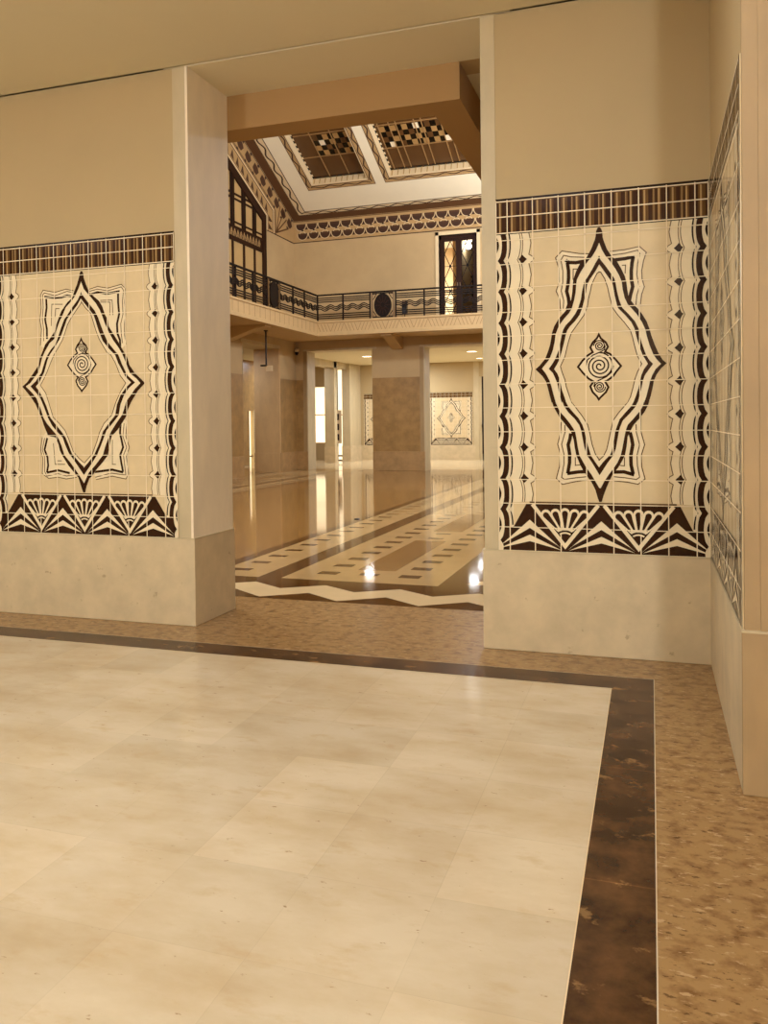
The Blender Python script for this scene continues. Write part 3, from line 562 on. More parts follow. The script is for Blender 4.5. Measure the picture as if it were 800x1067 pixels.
# limestone linings and brown dados
def pier(u0,u1,along,plane,thick,lo,hi):
    pass
jl=.15
for a,b in OPEN_F:
    trim(MB().box(a-jl,a,HY-.012,HY-.001,0,ZL,M['stone_dim']))
    trim(MB().box(a-.03,a+.004,HY-.014,HY+PW+.012,0,ZL+.0,M['stone']))
    trim(MB().box(b-.004,b+.004,HY-.024,HY+PW+.012,0,ZL+.0,M['stone']))
    trim(MB().box(a-jl,b+jl,HY-.012,HY+PW+.012,ZL-.004,ZL+.06,M['stone']))
for a,b in OPEN_L:
    trim(MB().box(HX-LT-.012,HX+.012,a-.02,a+.004,0,ZL,M['stone']))
    trim(MB().box(HX-LT-.012,HX+.012,b-.004,b+.10,0,ZL,M['stone_warm']))
    trim(MB().box(HX-LT-.012,HX+.012,a-.10,b+.10,ZL-.004,ZL+.10,M['stone']))
SK=.605
far_p=[(HX,-11.03-jl),(-8.79,-7.07-jl),(-4.83,-3.11-jl),(-.87,HR)]
DADO=M['dado']; add_joints(DADO,0,0,.62,.78,.06,.006,.8,'xz')
for a,b in far_p:
    trim(MB().box(a,b,HY-.022,HY,SK,2.945,DADO))
    baseboard(MB().box(a,b+(jl-.01 if b<1 else 0),HY-.034,HY,0,SK,M['dado_base']),'baseboard_far')
lys=[.6]+[v for o in sorted(OPEN_L) for v in o]+[HY]
for a,b in zip(lys[0::2],lys[1::2]):
    a2=a+.10 if a>1 else a; b2=b-.02 if b<19 else b
    trim(MB().box(HX,HX+.022,a2,b2,SK,2.945,DADO))
    baseboard(MB().box(HX,HX+.034,a+(.01 if a>1 else 0),b-(.01 if b<19 else 0),0,SK,M['dado_base']),'baseboard_hall_left')
# end face of the left wall seen through its opening has its own plinth
baseboard(MB().box(HX-LT-.02,HX+.02,18.03,18.07,0,SK,M['stone_warm']),'baseboard_jamb')

# ------------------------------------------------------------------ balcony slab, fascia and corbels
YB=HY-BO; XB=HX+BO
s=MB(); F=M['fascia']
s.box(HX,HR,YB+.05,HY,BAL,BALT-.02,F).box(HX,XB-.05,.86,YB+.05,BAL,BALT-.02,F)
struct(s,'balcony_slab')
# fascia mouldings
s=MB().box(XB-.06,HR,YB-.045,YB+.06,BAL-.0,BAL+.10,F).box(XB-.06,XB+.045,.86,YB-.045,BAL,BAL+.10,F)
trim(s,.008)
s=MB().box(XB-.06,HR,YB-.02,YB+.06,BAL+.10,BALT-.06,F).box(XB-.06,XB+.02,.86,YB-.02,BAL+.10,BALT-.06,F)
Tf=frame((0,YB-.0205,0),(1,0,0),(0,0,1))
x=XB+.02
while x<HR-.1:                                     # herringbone hatching in square fields
    for k in range(4):
        dirn=1
        s.stroke([(x+k*.11,BAL+.13),(x+.1+k*.11,BAL+.37)] if int(round((x-XB)/.44))%2 else [(x+k*.11+.1,BAL+.13),(x+k*.11,BAL+.37)],.014,M['fascia_cut'],Tf,.0006)
    x+=.44
Tl=frame((XB+.0205,0,0),(0,1,0),(0,0,1))
y=.9
while y<YB-.1:
    s.stroke([(y,BAL+.11),(y,BALT-.07)],.022,M['fascia_cut'],Tl,.0006); y+=.30
trim(s)
s=MB().box(XB-.06,HR,YB-.05,YB+.06,BALT-.06,BALT,F).box(XB-.06,XB+.05,.86,YB-.05,BALT-.06,BALT,F)
trim(s,.006)
def corbel(T):
    trim(MB().prism([(0,BAL),(1.25,BAL),(1.25,BAL-.05),(.95,BAL-.09),(.12,BAL-.36),(0,BAL-.37)],F,T,-.17,.17))
for cx in (-7.93,-3.97): corbel(frame((cx,HY,0),(0,-1,0),(0,0,1)))
for cy in (14.78,10.6,6.4): corbel(frame((HX,cy,0),(1,0,0),(0,0,1)))

# ------------------------------------------------------------------ iron railings
def railing(name,label,T,L,posts,ovals,d=.0):
    """T: u along the run, v up from the balcony floor, n towards the hall"""
    root=thing(name,label,'railing',T@Vector((L/2,0,0)),'balcony railings')
    I=M['iron']; H=.80
    MB().prism([(0,H-.03),(L,H-.03),(L,H+.012),(0,H+.012)],I,T,-.03,.03).build('handrail',root)
    for p in posts: MB().prism([(p-.02,0),(p+.02,0),(p+.02,H-.03),(p-.02,H-.03)],I,T,-.02,.02).build('post',root)
    spans=[];c=0
    for o in sorted(ovals): spans.append((c,o-.40)); c=o+.40
    spans.append((c,L))
    for a,b in spans:
        if b-a<.1: continue
        t=MB(); q=MB(); bt=MB()
        for z in (.70,.64,.58): t.stroke([(a,z),(b,z)],.03,I,T,-.014,.014)
        for z in (.08,.14,.20): bt.stroke([(a,z),(b,z)],.03,I,T,-.014,.014)
        for z in (.34,.395,.45):
            n=int((b-a)/.2*8); pts=[]
            for i in range(n+1):
                u=a+(b-a)*i/n; pts.append((u,z+.035*math.sin(2*PI*u/.36)))
            q.stroke(pts,.03,I,T,-.014,.014)
        t.build('upper_bars',root); q.build('wave_bars',root); bt.build('lower_bars',root)
    for o in ovals:
        m=MB()
        E=[(o+.27*math.cos(2*PI*i/28),.385+.355*math.sin(2*PI*i/28)) for i in range(28)]
        m.prism(E,I,T,-.02,.02)
        for i in range(12):                       # petals around a raised boss
            a=2*PI*i/12; m.stroke([(o+.06*math.cos(a),.385+.08*math.sin(a)),(o+.21*math.cos(a),.385+.29*math.sin(a))],.03,M['wood'],T,.02,.03)
        m.build('oval_medallion',root)
        f=MB()
        for sx in (-1,1):
            f.prism([(o+sx*.335-.018,.02),(o+sx*.335+.018,.02),(o+sx*.335+.018,.77),(o+sx*.335-.018,.77)],M['iron_light'],T,-.015,.02)
            for z,sz in ((.72,-1),(.05,1)):       # little corner scrolls
                f.stroke([(o+sx*.31,z),(o+sx*.20,z+sz*.0),(o+sx*.24,z+sz*.07),(o+sx*.31,z+sz*.16)],.02,I,T,-.01,.012)
                f.stroke([(o+sx*(.25+.03*math.cos(a)),z+sz*(.03+.03*math.sin(a))) for a in [k*PI/5 for k in range(10)]],.014,M['iron_light'],T,.0,.014)
        f.stroke([(o-.32,.03),(o+.32,.03)],.025,I,T,-.012,.012); f.stroke([(o-.32,.745),(o+.32,.745)],.03,I,T,-.014,.014)
        f.build('medallion_frame',root)
    return root
LF=HR-XB
railing('balcony_railing','dark iron balcony railing along the far wall, in front of the lattice glazed door',frame((XB,YB,BALT),(1,0,0),(0,0,1)),LF,
        [.02,.86,1.73,2.54,3.42,4.55,5.4,6.26,7.07,7.95,8.8,9.7,10.6,11.4],[2.135,6.66])
LL=YB-.9
railing('balcony_railing','dark iron balcony railing running along the left side beneath the gable window',frame((XB,YB-.045,BALT),(0,-1,0),(0,0,1)),LL,
        [.91,1.73,2.61,3.32+.09,4.22,5.15,6.0,6.9,7.8,8.7,9.5,10.3,11.2,12.1,13.0,13.9,14.8,15.7,16.6],[2.98,7.35,12.5])

# ------------------------------------------------------------------ window_1: the gable window
win=MB(); Wd=M['wood']; Tg=frame((HX-.10,0,0),(0,1,0),(0,0,1))
fr=[(WY0,4.7),(WY0,wtop(WY0)),(RIDGE,wtop(RIDGE)),(WY1,wtop(WY1)),(WY1,4.7)]
def inset(d): return [(WY0+d,4.7+d),(WY0+d,wtop(WY0)-d*.9),(RIDGE,wtop(RIDGE)-d*1.1),(WY1-d,wtop(WY1)-d*.9),(WY1-d,4.7+d)]
o_=fr;i_=inset(.22)
for k in range(5):
    j=(k+1)%5
    win.prism([o_[k],o_[j],i_[j],i_[k]],Wd,Tg,0,.09)
window=struct(win,'window_1')
MB().prism(inset(.05),M['pane'],Tg,.02,.04).build('pane',window)
bars=MB(); thin=MB(); y=16.62; k=0
frieze=MB().box(HX-.08,HX-.02,WY0+.2,WY1-.2,6.70,6.79,Wd).box(HX-.08,HX-.02,WY0+.2,WY1-.2,7.06,7.13,Wd).box(HX-.08,HX-.03,WY0+.2,WY1-.2,6.79,7.06,M['wood'])
Tz=frame((HX-.029,0,0),(0,1,0),(0,0,1))
while y>WY0+.3:
    h=wtop(y+.12)-.15 if y>RIDGE else wtop(y-.12)-.15
    bars.box(HX-.08,HX-.03,y-.12,y+.10,7.10,h,Wd)
    bars.box(HX-.03,HX-.02,y-.10,y-.06,7.10,h-.04,M['iron']); bars.box(HX-.03,HX-.02,y+.03,y+.07,7.10,h-.04,M['iron'])
    thin.box(HX-.08,HX-.04,y-.06,y+.05,4.8,6.75,Wd)
    y-=.67; k+=1
u=WY0+.25
while u<WY1-.4:
    frieze.stroke([(u,6.83),(u+.05,6.93),(u+.10,7.03),(u+.16,6.93),(u+.11,6.83)],.024,M['orn_tan'],Tz,.001,.006)
    frieze.stroke([(u+.04,6.83),(u+.09,6.90),(u+.11,6.96)],.02,M['orn_tan'],Tz,.001,.006); u+=.19
cross=MB()
for z in (7.90,8.04,9.4,9.54,10.6,10.74):
    a=WY1-.25 if z<wtop(WY1)-.2 else RY0-(z+WDROP+.18-RZ)/RS
    b=2*RIDGE-a
    if a>b: cross.box(HX-.08,HX-.04,b,a,z-.03,z+.03,Wd)
cross.box(HX-.08,HX-.04,WY0+.2,WY1-.2,7.22,7.27,Wd)
bars.build('mullion',window); thin.build('glazing_bar',window); cross.build('transom_bar',window); frieze.build('leaf_frieze',window)

# painted surround of the gable window and the leaf frieze under the roof slope
o=MB(); TW_=frame((HX+.001,0,0),(0,1,0),(0,0,1))
def slopepts(d,y0,y1): return [(y0,roofz(y0)-d),(y1,roofz(y1)-d)]
for sgn in (1,-1):
    Y=lambda y: y if sgn>0 else 2*RIDGE-y
    def pp(pts): return [(Y(u),v) for u,v in pts]
    yb_=17.93
    # surround band
    o.poly(pp([(RIDGE,roofz(RIDGE)-WDROP),(WY1,wtop(WY1)),(WY1,7.43),(yb_,7.43),(yb_,roofz(yb_)-.58),(RIDGE,roofz(RIDGE)-.58)]),M['orn_tan'],TW_,0)
    for d,w_,mm in ((1.17,.05,'orn_light'),(1.11,.02,'orn_dark'),(.74,.03,'orn_dark'),(.69,.04,'orn_light'),(.60,.03,'orn_dark')):
        off=(WDROP-d)
        o.stroke(pp([(RIDGE,roofz(RIDGE)-d),(WY1+off*.96,roofz(WY1+off*.96)-d),(WY1+off*.96,7.43)]),w_,M[mm],TW_,.002)
    y=WY1-.02
    while y>RIDGE+.1:                               # row of dark triangles along the slope
        z=roofz(y)-1.08; o.poly(pp([(y-.10,roofz(y-.10)-1.07),(y+.10,roofz(y+.10)-1.07),(y+.02,roofz(y)-.80)]),M['orn_deep'],TW_,.003); y-=.30
    z=7.5
    while z<7.95:
        o.poly(pp([(WY1+.13,z),(WY1+.40,z+.02),(WY1+.13,z+.19)]),M['orn_deep'],TW_,.003); z+=.24
    o.stroke(pp([(WY1,7.43),(yb_,7.43)]),.03,M['orn_dark'],TW_,.003)
    # leaf frieze between the surround and the slope
    o.poly(pp([(RIDGE,roofz(RIDGE)-.58),(yb_,roofz(yb_)-.58),(yb_,7.43),(HY,7.43),(HY,roofz(HY)-.02),(RIDGE,roofz(RIDGE)-.02)]),M['orn_tan'],TW_,.001)
    o.stroke(pp(slopepts(.04,RIDGE,HY)),.03,M['orn_dark'],TW_,.003); o.stroke(pp(slopepts(.55,RIDGE,17.9)),.025,M['orn_brown'],TW_,.003)
    y=HY-.35; k=0
    while y>RIDGE+.2:
        z=roofz(y)
        o.poly(pp([(y-.20,z-.30),(y-.05,z-.13),(y+.13,z-.23),(y+.20,z-.36),(y+.03,z-.48),(y-.12,z-.42)]),M['orn_deep'],TW_,.003)
        o.poly(pp([(y+.16,z-.12),(y+.24,z-.17),(y+.18,z-.24),(y+.10,z-.18)]),M['orn_dark'],TW_,.004)
        o.poly(pp([(y-.20,z-.42),(y-.12,z-.46),(y-.17,z-.53),(y-.25,z-.48)]),M['orn_dark'],TW_,.004)
        y-=.47
    for k in range(4):                              # leaf fan in the corner
        a=.35+.3*k; o.stroke(pp([(18.0,7.5),(18.0+1.1*math.cos(a)*.9,7.5+.95*math.sin(a))]),.05,M['orn_brown'],TW_,.003)
    o.stroke(pp([(yb_,7.43),(HY,7.43)]),.035,M['orn_dark'],TW_,.003)
    o.stroke(pp([(yb_+.04,7.43),(yb_+.04,roofz(yb_)-.6)]),.03,M['orn_dark'],TW_,.003)
trim(o)
# scale frieze on the far wall
o=MB(); TF=frame((0,HY-.001,0),(1,0,0),(0,0,1))
o.poly([(HX,7.43),(HR,7.43),(HR,8.16),(HX,8.16)],M['orn_tan'],TF,0)
o.stroke([(HX,7.44),(HR,7.44)],.03,M['orn_dark'],TF,.002); o.stroke([(HX,8.125),(HR,8.125)],.025,M['orn_brown'],TF,.002)
per=.395
for row,(zc_,off) in enumerate(((8.00,.0),(7.70,.06))):
    x=HX+.25+off
    while x<HR-.2:
        R_=.165
        bowl=[(x+R_*math.cos(a),zc_+R_*math.sin(a)*1.02) for a in [PI+PI*i/14 for i in range(15)]]
        o.poly([(x-R_,zc_+.035)]+bowl[::1]+[(x+R_,zc_+.035)],M['orn_deep'],TF,.003)
        o.stroke([(x+(R_+.015)*math.cos(a),zc_+(R_+.015)*math.sin(a)) for a in [PI*.93+PI*1.14*i/16 for i in range(17)]],.015,M['orn_light'],TF,.004)
        o.poly([(x-R_*.9,zc_-.035),(x-R_*.45,zc_-.12),(x,zc_-.15),(x+R_*.45,zc_-.12),(x+R_*.9,zc_-.035)],M['orn_dark'],TF,.004)
        o.poly([(x+per/2-.055,zc_-.15),(x+per/2+.055,zc_-.15),(x+per/2,zc_-.03)],M['orn_dark'],TF,.0045)
        if row==1: o.stroke([(x+.10*math.cos(a),zc_+.02+.07*math.sin(a)) for a in [PI*i/8 for i in range(9)]],.018,M['orn_light'],TF,.004)
        x+=per
for i in range(int((HR-HX)/per)):
    x=HX+.25+.06+i*per; o.poly([(x-.045,7.80),(x+.045,7.80),(x,7.90)],M['orn_dark'],TF,.0045)
trim(o)

# ------------------------------------------------------------------ roof: two slopes with three skylights on the far one
KL=math.hypot(1,RS)
TR=frame((0,RY0,RZ),(1,0,0),(0,-1,RS))       # u along the hall, v up the slope, n points down into the hall
vv=lambda y:(RY0-y)*KL
SKY=[(-10.2,-8.36),(-7.70,-2.30),(-1.64,.20)]; SY0,SY1=17.92,13.2
r=MB(); m_=M['roof']; vtop=vv(RIDGE); t=-.28
def slab(u0,u1,v0,v1): r.prism([(u0,v0),(u1,v0),(u1,v1),(u0,v1)],m_,TR,t,0)
slab(HX-.2,HR+.2,-.05,vv(SY0)); slab(HX-.2,HR+.2,vv(SY1),vtop)
us=[HX-.2]+[v for s_ in SKY for v in s_]+[HR+.2]
for a,b in zip(us[0::2],us[1::2]): slab(a,b,vv(SY0),vv(SY1))
Tn=frame((0,2*RIDGE-RY0,RZ),(-1,0,0),(0,1,RS))
r.prism([(-HR-.2,-.05),(-HX+.2,-.05),(-HX+.2,vtop),(-HR-.2,vtop)],m_,Tn,t,0)
struct(r,'ceiling_hall')
o=MB()
# brown margin, wave band and dark line round the white field
va,vb,vc=vv(19.12),vv(18.97),vtop-.02
def ring(d0,d1,m,z):   # margin between two insets measured from the junction
    o.poly([(HX,d0),(HR,d0),(HR,d1),(HX,d1)],m,TR,z)
    o.poly([(HX+d0*1.0,d0),(HX+d1,d1),(HX+d1,vc),(HX+d0,vc)],m,TR,z+.0004); o.poly([(HR-d0,d0),(HR-d0,vc),(HR-d1,vc),(HR-d1,d1)],m,TR,z+.0004)
ring(0,.29,M['orn_brown'],.001)
o.poly([(HX+.33,.29),(HR-.33,.29),(HR-.33,.44),(HX+.33,.44)],M['orn_light'],TR,.002)
o.poly([(HX+.29,.29),(HX+.55,.44),(HX+.55,vc),(HX+.29,vc)],M['orn_light'],TR,.0022); o.poly([(HR-.29,.29),(HR-.55,.44),(HR-.55,vc),(HR-.29,vc)],M['orn_light'],TR,.0022)
def wave(p,q,amp,per_,w_,m,z,ph=0):
    p=Vector(p);q=Vector(q);d=(q-p);L_=d.length;d/=L_;nn=Vector((-d.y,d.x)); N=max(8,int(L_/per_*8))
    o.stroke([tuple(p+d*(L_*i/N)+nn*amp*math.sin(2*PI*(L_*i/N)/per_+ph)) for i in range(N+1)],w_,m,TR,z)
wave((HX+.40,.36),(HR-.4,.36),.045,.62,.04,M['orn_dark'],.003)
wave((HX+.42,.40),(HX+.42,vc),.05,.62,.05,M['orn_dark'],.003); wave((HR-.42,.40),(HR-.42,vc),.05,.62,.05,M['orn_dark'],.003)
o.stroke([(HX+.56,vc),(HX+.56,.45),(HR-.56,.45),(HR-.56,vc)],.028,M['orn_dark'],TR,.003)
o.stroke([(HX+.30,vc),(HX+.30,.30),(HR-.30,.30),(HR-.30,vc)],.014,M['orn_dark'],TR,.003)
for a,b in SKY:
    d=.17; v0=vv(SY0); v1=vv(SY1)
    for q in ([(a-d,v0-d-.03),(b+d,v0-d-.03),(b,v0),(a,v0)],[(a-d,v0-d-.03),(a,v0),(a,v1),(a-d,v1+d)],[(b,v0),(b+d,v0-d-.03),(b+d,v1+d),(b,v1)],[(a,v1),(b,v1),(b+d,v1+d),(a-d,v1+d)]):
        o.poly(q,M['orn_tan'],TR,.0015)
    wave((a-.05,v0-.10),(b+.05,v0-.10),.04,.55,.036,M['orn_dark'],.003,.6)
    wave((a-.10,v0-.08),(a-.10,v1),.04,.55,.042,M['orn_dark'],.003); wave((b+.10,v0-.08),(b+.10,v1),.04,.55,.042,M['orn_dark'],.003)
    o.stroke([(a-d,v1),(a-d,v0-d-.03),(b+d,v0-d-.03),(b+d,v1)],.02,M['orn_brown'],TR,.003)
    o.stroke([(a-.012,v1),(a-.012,v0-.03),(b+.012,v0-.03),(b+.012,v1)],.02,M['orn_dark'],TR,.003)
trim(o)
for i,(a,b) in enumerate(SKY):
    wn=MB(); v0=vv(SY0); v1=vv(SY1); Rv=M['orn_light']; dp=-.24
    # reveal of the light well
    wn.prism([(a+.001,v0+.001),(b-.001,v0+.001),(b-.001,v0+.03),(a+.001,v0+.03)],Rv,TR,dp-.05,-.004); wn.prism([(a+.001,v0+.03),(a+.03,v0+.03),(a+.03,v1-.03),(a+.001,v1-.03)],Rv,TR,dp-.05,-.004)
    wn.prism([(b-.03,v0+.03),(b-.001,v0+.03),(b-.001,v1-.03),(b-.03,v1-.03)],Rv,TR,dp-.05,-.004); wn.prism([(a+.001,v1-.03),(b-.001,v1-.03),(b-.001,v1-.001),(a+.001,v1-.001)],Rv,TR,dp-.05,-.004)
    u=a+.09                                          # little reeded uprights on the lower reveal
    while u<b: wn.prism([(u-.012,v0+.03),(u+.012,v0+.03),(u+.012,v0+.045),(u-.012,v0+.045)],M['orn_tan'],TR,dp,-.03); u+=.18
    wobj=struct(wn,'window_%d'%(i+2))
    MB().prism([(a,v0),(b,v0),(b,v1),(a,v1)],M['glass_dark'],TR,dp-.03,dp).build('pane',wobj)
    fz=MB()
    fz.prism([(a,v0),(b,v0),(b,v0+.10),(a,v0+.10)],M['gl_black'],TR,dp,dp+.012); fz.prism([(a,v0),(a+.06,v0),(a+.06,v1),(a,v1)],M['gl_black'],TR,dp,dp+.012)
    u=a+.1
    while u<b: fz.prism([(u,v0+.02),(u+.05,v0+.02),(u+.05,v0+.08),(u,v0+.08)],M['glass_dark'],TR,dp+.012,dp+.016); u+=.23
    v=v0+.15
    while v<v1: fz.prism([(a+.035,v),(a+.08,v),(a+.08,v+.08),(a+.035,v+.08)],M['orn_light'],TR,dp+.012,dp+.016); v+=.19
    fz.build('border_strip',wobj)
    lead=MB(); lw=.024
    mun=[a+.61,a+1.23] if b-a<3 else [a+.17]+[x_ for k in range(8) for x_ in (a+.49+k*.725,a+.69+k*.725) if x_<b-.1]
    for x_ in mun: lead.prism([(x_-lw/2,v0+.1),(x_+lw/2,v0+.1),(x_+lw/2,v1),(x_-lw/2,v1)],M['lead'],TR,dp,dp+.03)
    for v_ in ([vv(17.07)] if b-a<3 else [vv(17.07)])+[vv(16.26),vv(15.2),vv(14.4)]:
        lead.prism([(a+.1,v_-lw/2),(b,v_-lw/2),(b,v_+lw/2),(a+.1,v_+lw/2)],M['lead'],TR,dp,dp+.026)
    lead.build('glazing_bar',wobj)
    ck=MB(); cell=.162; vh=.2
    c0=a+.63 if b-a<3 else a+.17; n=7 if b-a<3 else 30
    for v_s in (vv(17.05),vv(15.18)):
        for rr in range(4):
            for cc in range(n):
                u0=c0+cc*cell; 
                if u0+cell>b-.02: continue
                if (cc+rr)%2==0: mm='gl_black'
                else: mm=random.choice(['gl_tan','gl_tan','gl_pale','gl_tan','glass_dark'])
                ck.prism([(u0,v_s+rr*vh),(u0+cell,v_s+rr*vh),(u0+cell,v_s+rr*vh+vh),(u0,v_s+rr*vh+vh)],M[mm],TR,dp,dp+.008)
    ck.build('checker_glass',wobj)
# ------------------------------------------------------------------ glazed double door on the balcony, room behind it
x0,x1,z0,z1=FD
dr=MB()
dr.box(x0-.10,x0,HY-.03,HY+.12,z0,z1+.10,M['orn_light']).box(x1,x1+.10,HY-.03,HY+.12,z0,z1+.10,M['orn_light']).box(x0-.10,x1+.10,HY-.03,HY+.12,z1,z1+.10,M['orn_light'])
yd=HY+.16
dr.box(x0,x0+.06,yd-.05,yd+.06,z0,z1,M['wood']).box(x1-.06,x1,yd-.05,yd+.06,z0,z1,M['wood']).box(x0,x1,yd-.05,yd+.06,z1-.10,z1,M['wood'])
door=struct(dr,'door_1')
xm=(x0+x1)/2
gl=bpy.data.materials.new('clear door glass'); gl.use_nodes=True
nt=gl.node_tree; b_=nt.nodes['Principled BSDF']; b_.inputs['Roughness'].default_value=.02; b_.inputs['Transmission Weight'].default_value=1; b_.inputs['IOR'].default_value=1.02
b_.inputs['Base Color'].default_value=(.95,.9,.8,1)
for a,b in ((x0+.06,xm),(xm,x1-.06)):
    lf=MB(); st=.085
    lf.box(a,a+st,yd-.025,yd+.025,z0+.02,z1-.1,M['wood']).box(b-st,b,yd-.025,yd+.025,z0+.02,z1-.1,M['wood'])
    lf.box(a+st,b-st,yd-.025,yd+.025,z1-.17,z1-.1,M['wood']).box(a+st,b-st,yd-.025,yd+.025,z0+.02,z0+.14,M['wood'])
    leaf=lf.build('door_leaf',door)
    TD=frame((0,yd-.01,0),(1,0,0),(0,0,1)); lat=MB()
    ua,ub=a+st,b-st; um=(ua+ub)/2; za_,zb_=z0+.14,z1-.17; n=3; hh=(zb_-za_)/n
    for k in range(n):
        zc_=za_+k*hh
        lat.stroke([(um,zc_),(ub,zc_+hh/2),(um,zc_+hh),(ua,zc_+hh/2),(um,zc_)],.022,M['iron'],TD,-.008,.012)
        if k: lat.stroke([(ua,zc_),(ub,zc_)],.014,M['iron'],TD,-.006,.008); lat.prism([(um-.035,zc_-.035),(um+.035,zc_-.035),(um+.035,zc_+.035),(um-.035,zc_+.035)],M['iron'],TD,-.01,.016)
    lat.build('lattice',leaf)
    MB().box(ua-.01,ub+.01,yd+.004,yd+.010,za_-.01,zb_+.01,gl).build('pane',leaf)
    MB().tube((b-.04 if a<xm-.3 else a+.04,yd-.06,z0+1.05),(b-.04 if a<xm-.3 else a+.04,yd-.06,z0+1.17),.012,M['iron_light']).build('handle',leaf)
# upper room
UP=M['plaster_hall']
struct(MB().box(-9,-3.4,HY+PW,24,BALT-.25,BALT,M['hall_field']),'floor_upper')
struct(MB().box(-9,-3.4,24,24.2,BALT,7.9,UP),'wall_upper_back')
struct(MB().box(-9.2,-9,HY+PW,24.2,BALT,7.9,UP).box(-3.4,-3.2,HY+PW,24.2,BALT,7.9,UP),'wall_upper_side')
struct(MB().box(-9.2,-3.2,HY+PW,24.2,7.9,8.1,M['ceil']),'ceiling_upper')
ul=thing('ceiling_lamp','round glowing ceiling lamp in the upper room, seen through the right door leaf','lamp',(-6.11,21.6,7.6))
MB().lathe([(0,.3),(.10,.3),(.10,.24),(.03,.22),(.03,.10),(0,.1)],M['iron_light'],(-6.11,21.6,7.6),16).build('mount',ul)
MB().lathe([(0,.10),(.08,.07),(.12,.0),(.12,-.04),(.08,-.09),(0,-.11)],M['lamp'],(-6.11,21.6,7.6),20).build('shade',ul)
cab=thing('pedestal','narrow dark pedestal with a curved ornament, seen through the right leaf of the balcony door','pedestal',(-5.62,20.35,BALT))
MB().box(-5.74,-5.50,20.2,20.5,BALT,BALT+.06,M['wood']).box(-5.72,-5.52,20.22,20.48,BALT+.06,BALT+1.42,M['wood']).box(-5.75,-5.49,20.19,20.51,BALT+1.42,BALT+1.48,M['wood']).build('column',cab,.008)
MB().lathe([(0,0),(.07,0),(.09,.05),(.05,.14),(.035,.22),(.06,.30),(.02,.36),(0,.36)],M['orn_brown'],(-5.66,20.35,BALT+1.48),16).build('ornament',cab)

# small uplight on the balcony floor
fl_=thing('floodlight','small dark floodlight on the balcony floor just right of the oval medallion','lamp',(-7.42,18.45,BALT))
MB().box(-7.48,-7.36,18.38,18.52,BALT,BALT+.03,M['iron']).tube((-7.42,18.45,BALT+.03),(-7.42,18.45,BALT+.16),.015,M['iron']).build('stand',fl_)
MB().box(-7.49,-7.35,18.38,18.52,BALT+.14,BALT+.55,M['black']).box(-7.47,-7.37,18.37,18.38,BALT+.42,BALT+.53,M['iron_light']).build('housing',fl_,.008)
MB().stroke([(-7.49,.30),(-7.68,.33),(-7.70,.36)],.03,M['iron_light'],frame((0,18.40,BALT),(1,0,0),(0,0,1)),0,.03).build('bracket_arm',fl_)

# ------------------------------------------------------------------ corridor behind the hall and aisle along its left side
CZ=3.90; CY=26.5; AX=-11.9
struct(MB().box(-17,6,HY+PW,CY+.2,CZ,CZ+.2,M['ceil']).box(-14.8,HX-LT,.6,HY+PW,CZ,CZ+.2,M['ceil']),'ceiling_corridor')
struct(MB().box(-12.1,-6.95,CY,CY+.3,0,CZ,M['plaster']).box(-5.2,6,CY,CY+.3,0,CZ,M['plaster']).box(-6.95,-5.2,CY,CY+.3,3.3,CZ,M['plaster']).box(-14.8,-13.9,CY,CY+.3,0,CZ,M['plaster'])
       .box(-13.2,-12.82,CY,CY+.3,0,CZ,M['plaster']).box(-12.48,-12.1,CY,CY+.3,0,CZ,M['plaster']).box(-12.9,-12.1,CY,CY+.3,3.75,CZ,M['plaster']).box(-13.9,-13.2,CY,CY+.3,0,.72,M['plaster']).box(-13.9,-13.2,CY,CY+.3,3.05,CZ,M['plaster']),'wall_corridor_back')
struct(MB().box(6,6.2,HY+PW,CY,0,CZ,M['plaster']),'wall_corridor_right')
struct(MB().box(-14.8,-14.6,.6,22.06,0,CZ,M['dado']).box(-14.8,-14.6,22.44,CY+.3,0,CZ,M['dado']).box(-14.8,-14.6,22.06,22.44,2.02,CZ,M['dado']).box(-14.8,HX-LT,.4,.6,0,CZ,M['plaster']),'wall_aisle_left')
# pier and wall stubs dividing corridor and aisle
pw=MB().box(-12.3,AX,23.9,24.18,0,CZ,M['stone']).box(-12.08,-11.75,25.2,CY-.02,0,CZ,M['stone']).box(-12.3,AX,19.95,21.2,0,CZ,M['stone']).box(-12.3,AX,21.2,25.2,3.66,CZ,M['stone'])
struct(pw,'wall_corridor_left')
struct(MB().box(-12.32,AX+.02,23.88,24.20,0,.62,M['stone_base']),'baseboard_pier')
struct(MB().box(-12.10,-11.73,25.18,CY-.02,0,.62,M['stone_base']).box(-12.1,-6.95,CY-.02,CY,0,.60,M['stone_base']),'baseboard_corridor')
trim(MB().box(-7.02,-6.80,CY-.015,CY+.3,0,CZ,M['stone']))
# lit tall windows of the aisle and corridor end
def lit_window(n,xa,xb,za,zb,m):
    fw=MB().box(xa-.05,xa,CY-.02,CY+.3,za,zb,M['stone']).box(xb,xb+.05,CY-.02,CY+.3,za,zb,M['stone']).box(xa,xb,CY+.05,CY+.12,(za+zb)/2-.02,(za+zb)/2+.02,M['stone'])
    w_=struct(fw,'window_%d'%n)
    MB().box(xa,xb,CY+.14,CY+.17,za,zb,m).build('pane',w_)
lit_window(5,-13.85,-13.25,.72,3.05,M['lit']); lit_window(6,-12.82,-12.48,.0,3.75,M['lit'])
w7=struct(MB().box(-14.75,-14.58,22.02,22.07,0,2.05,M['stone']).box(-14.75,-14.58,22.43,22.48,0,2.05,M['stone']).box(-14.70,-14.66,22.07,22.43,.30,.34,M['wood']),'window_7')
MB().box(-14.76,-14.72,22.06,22.44,0,2.03,M['lit']).build('pane',w7)
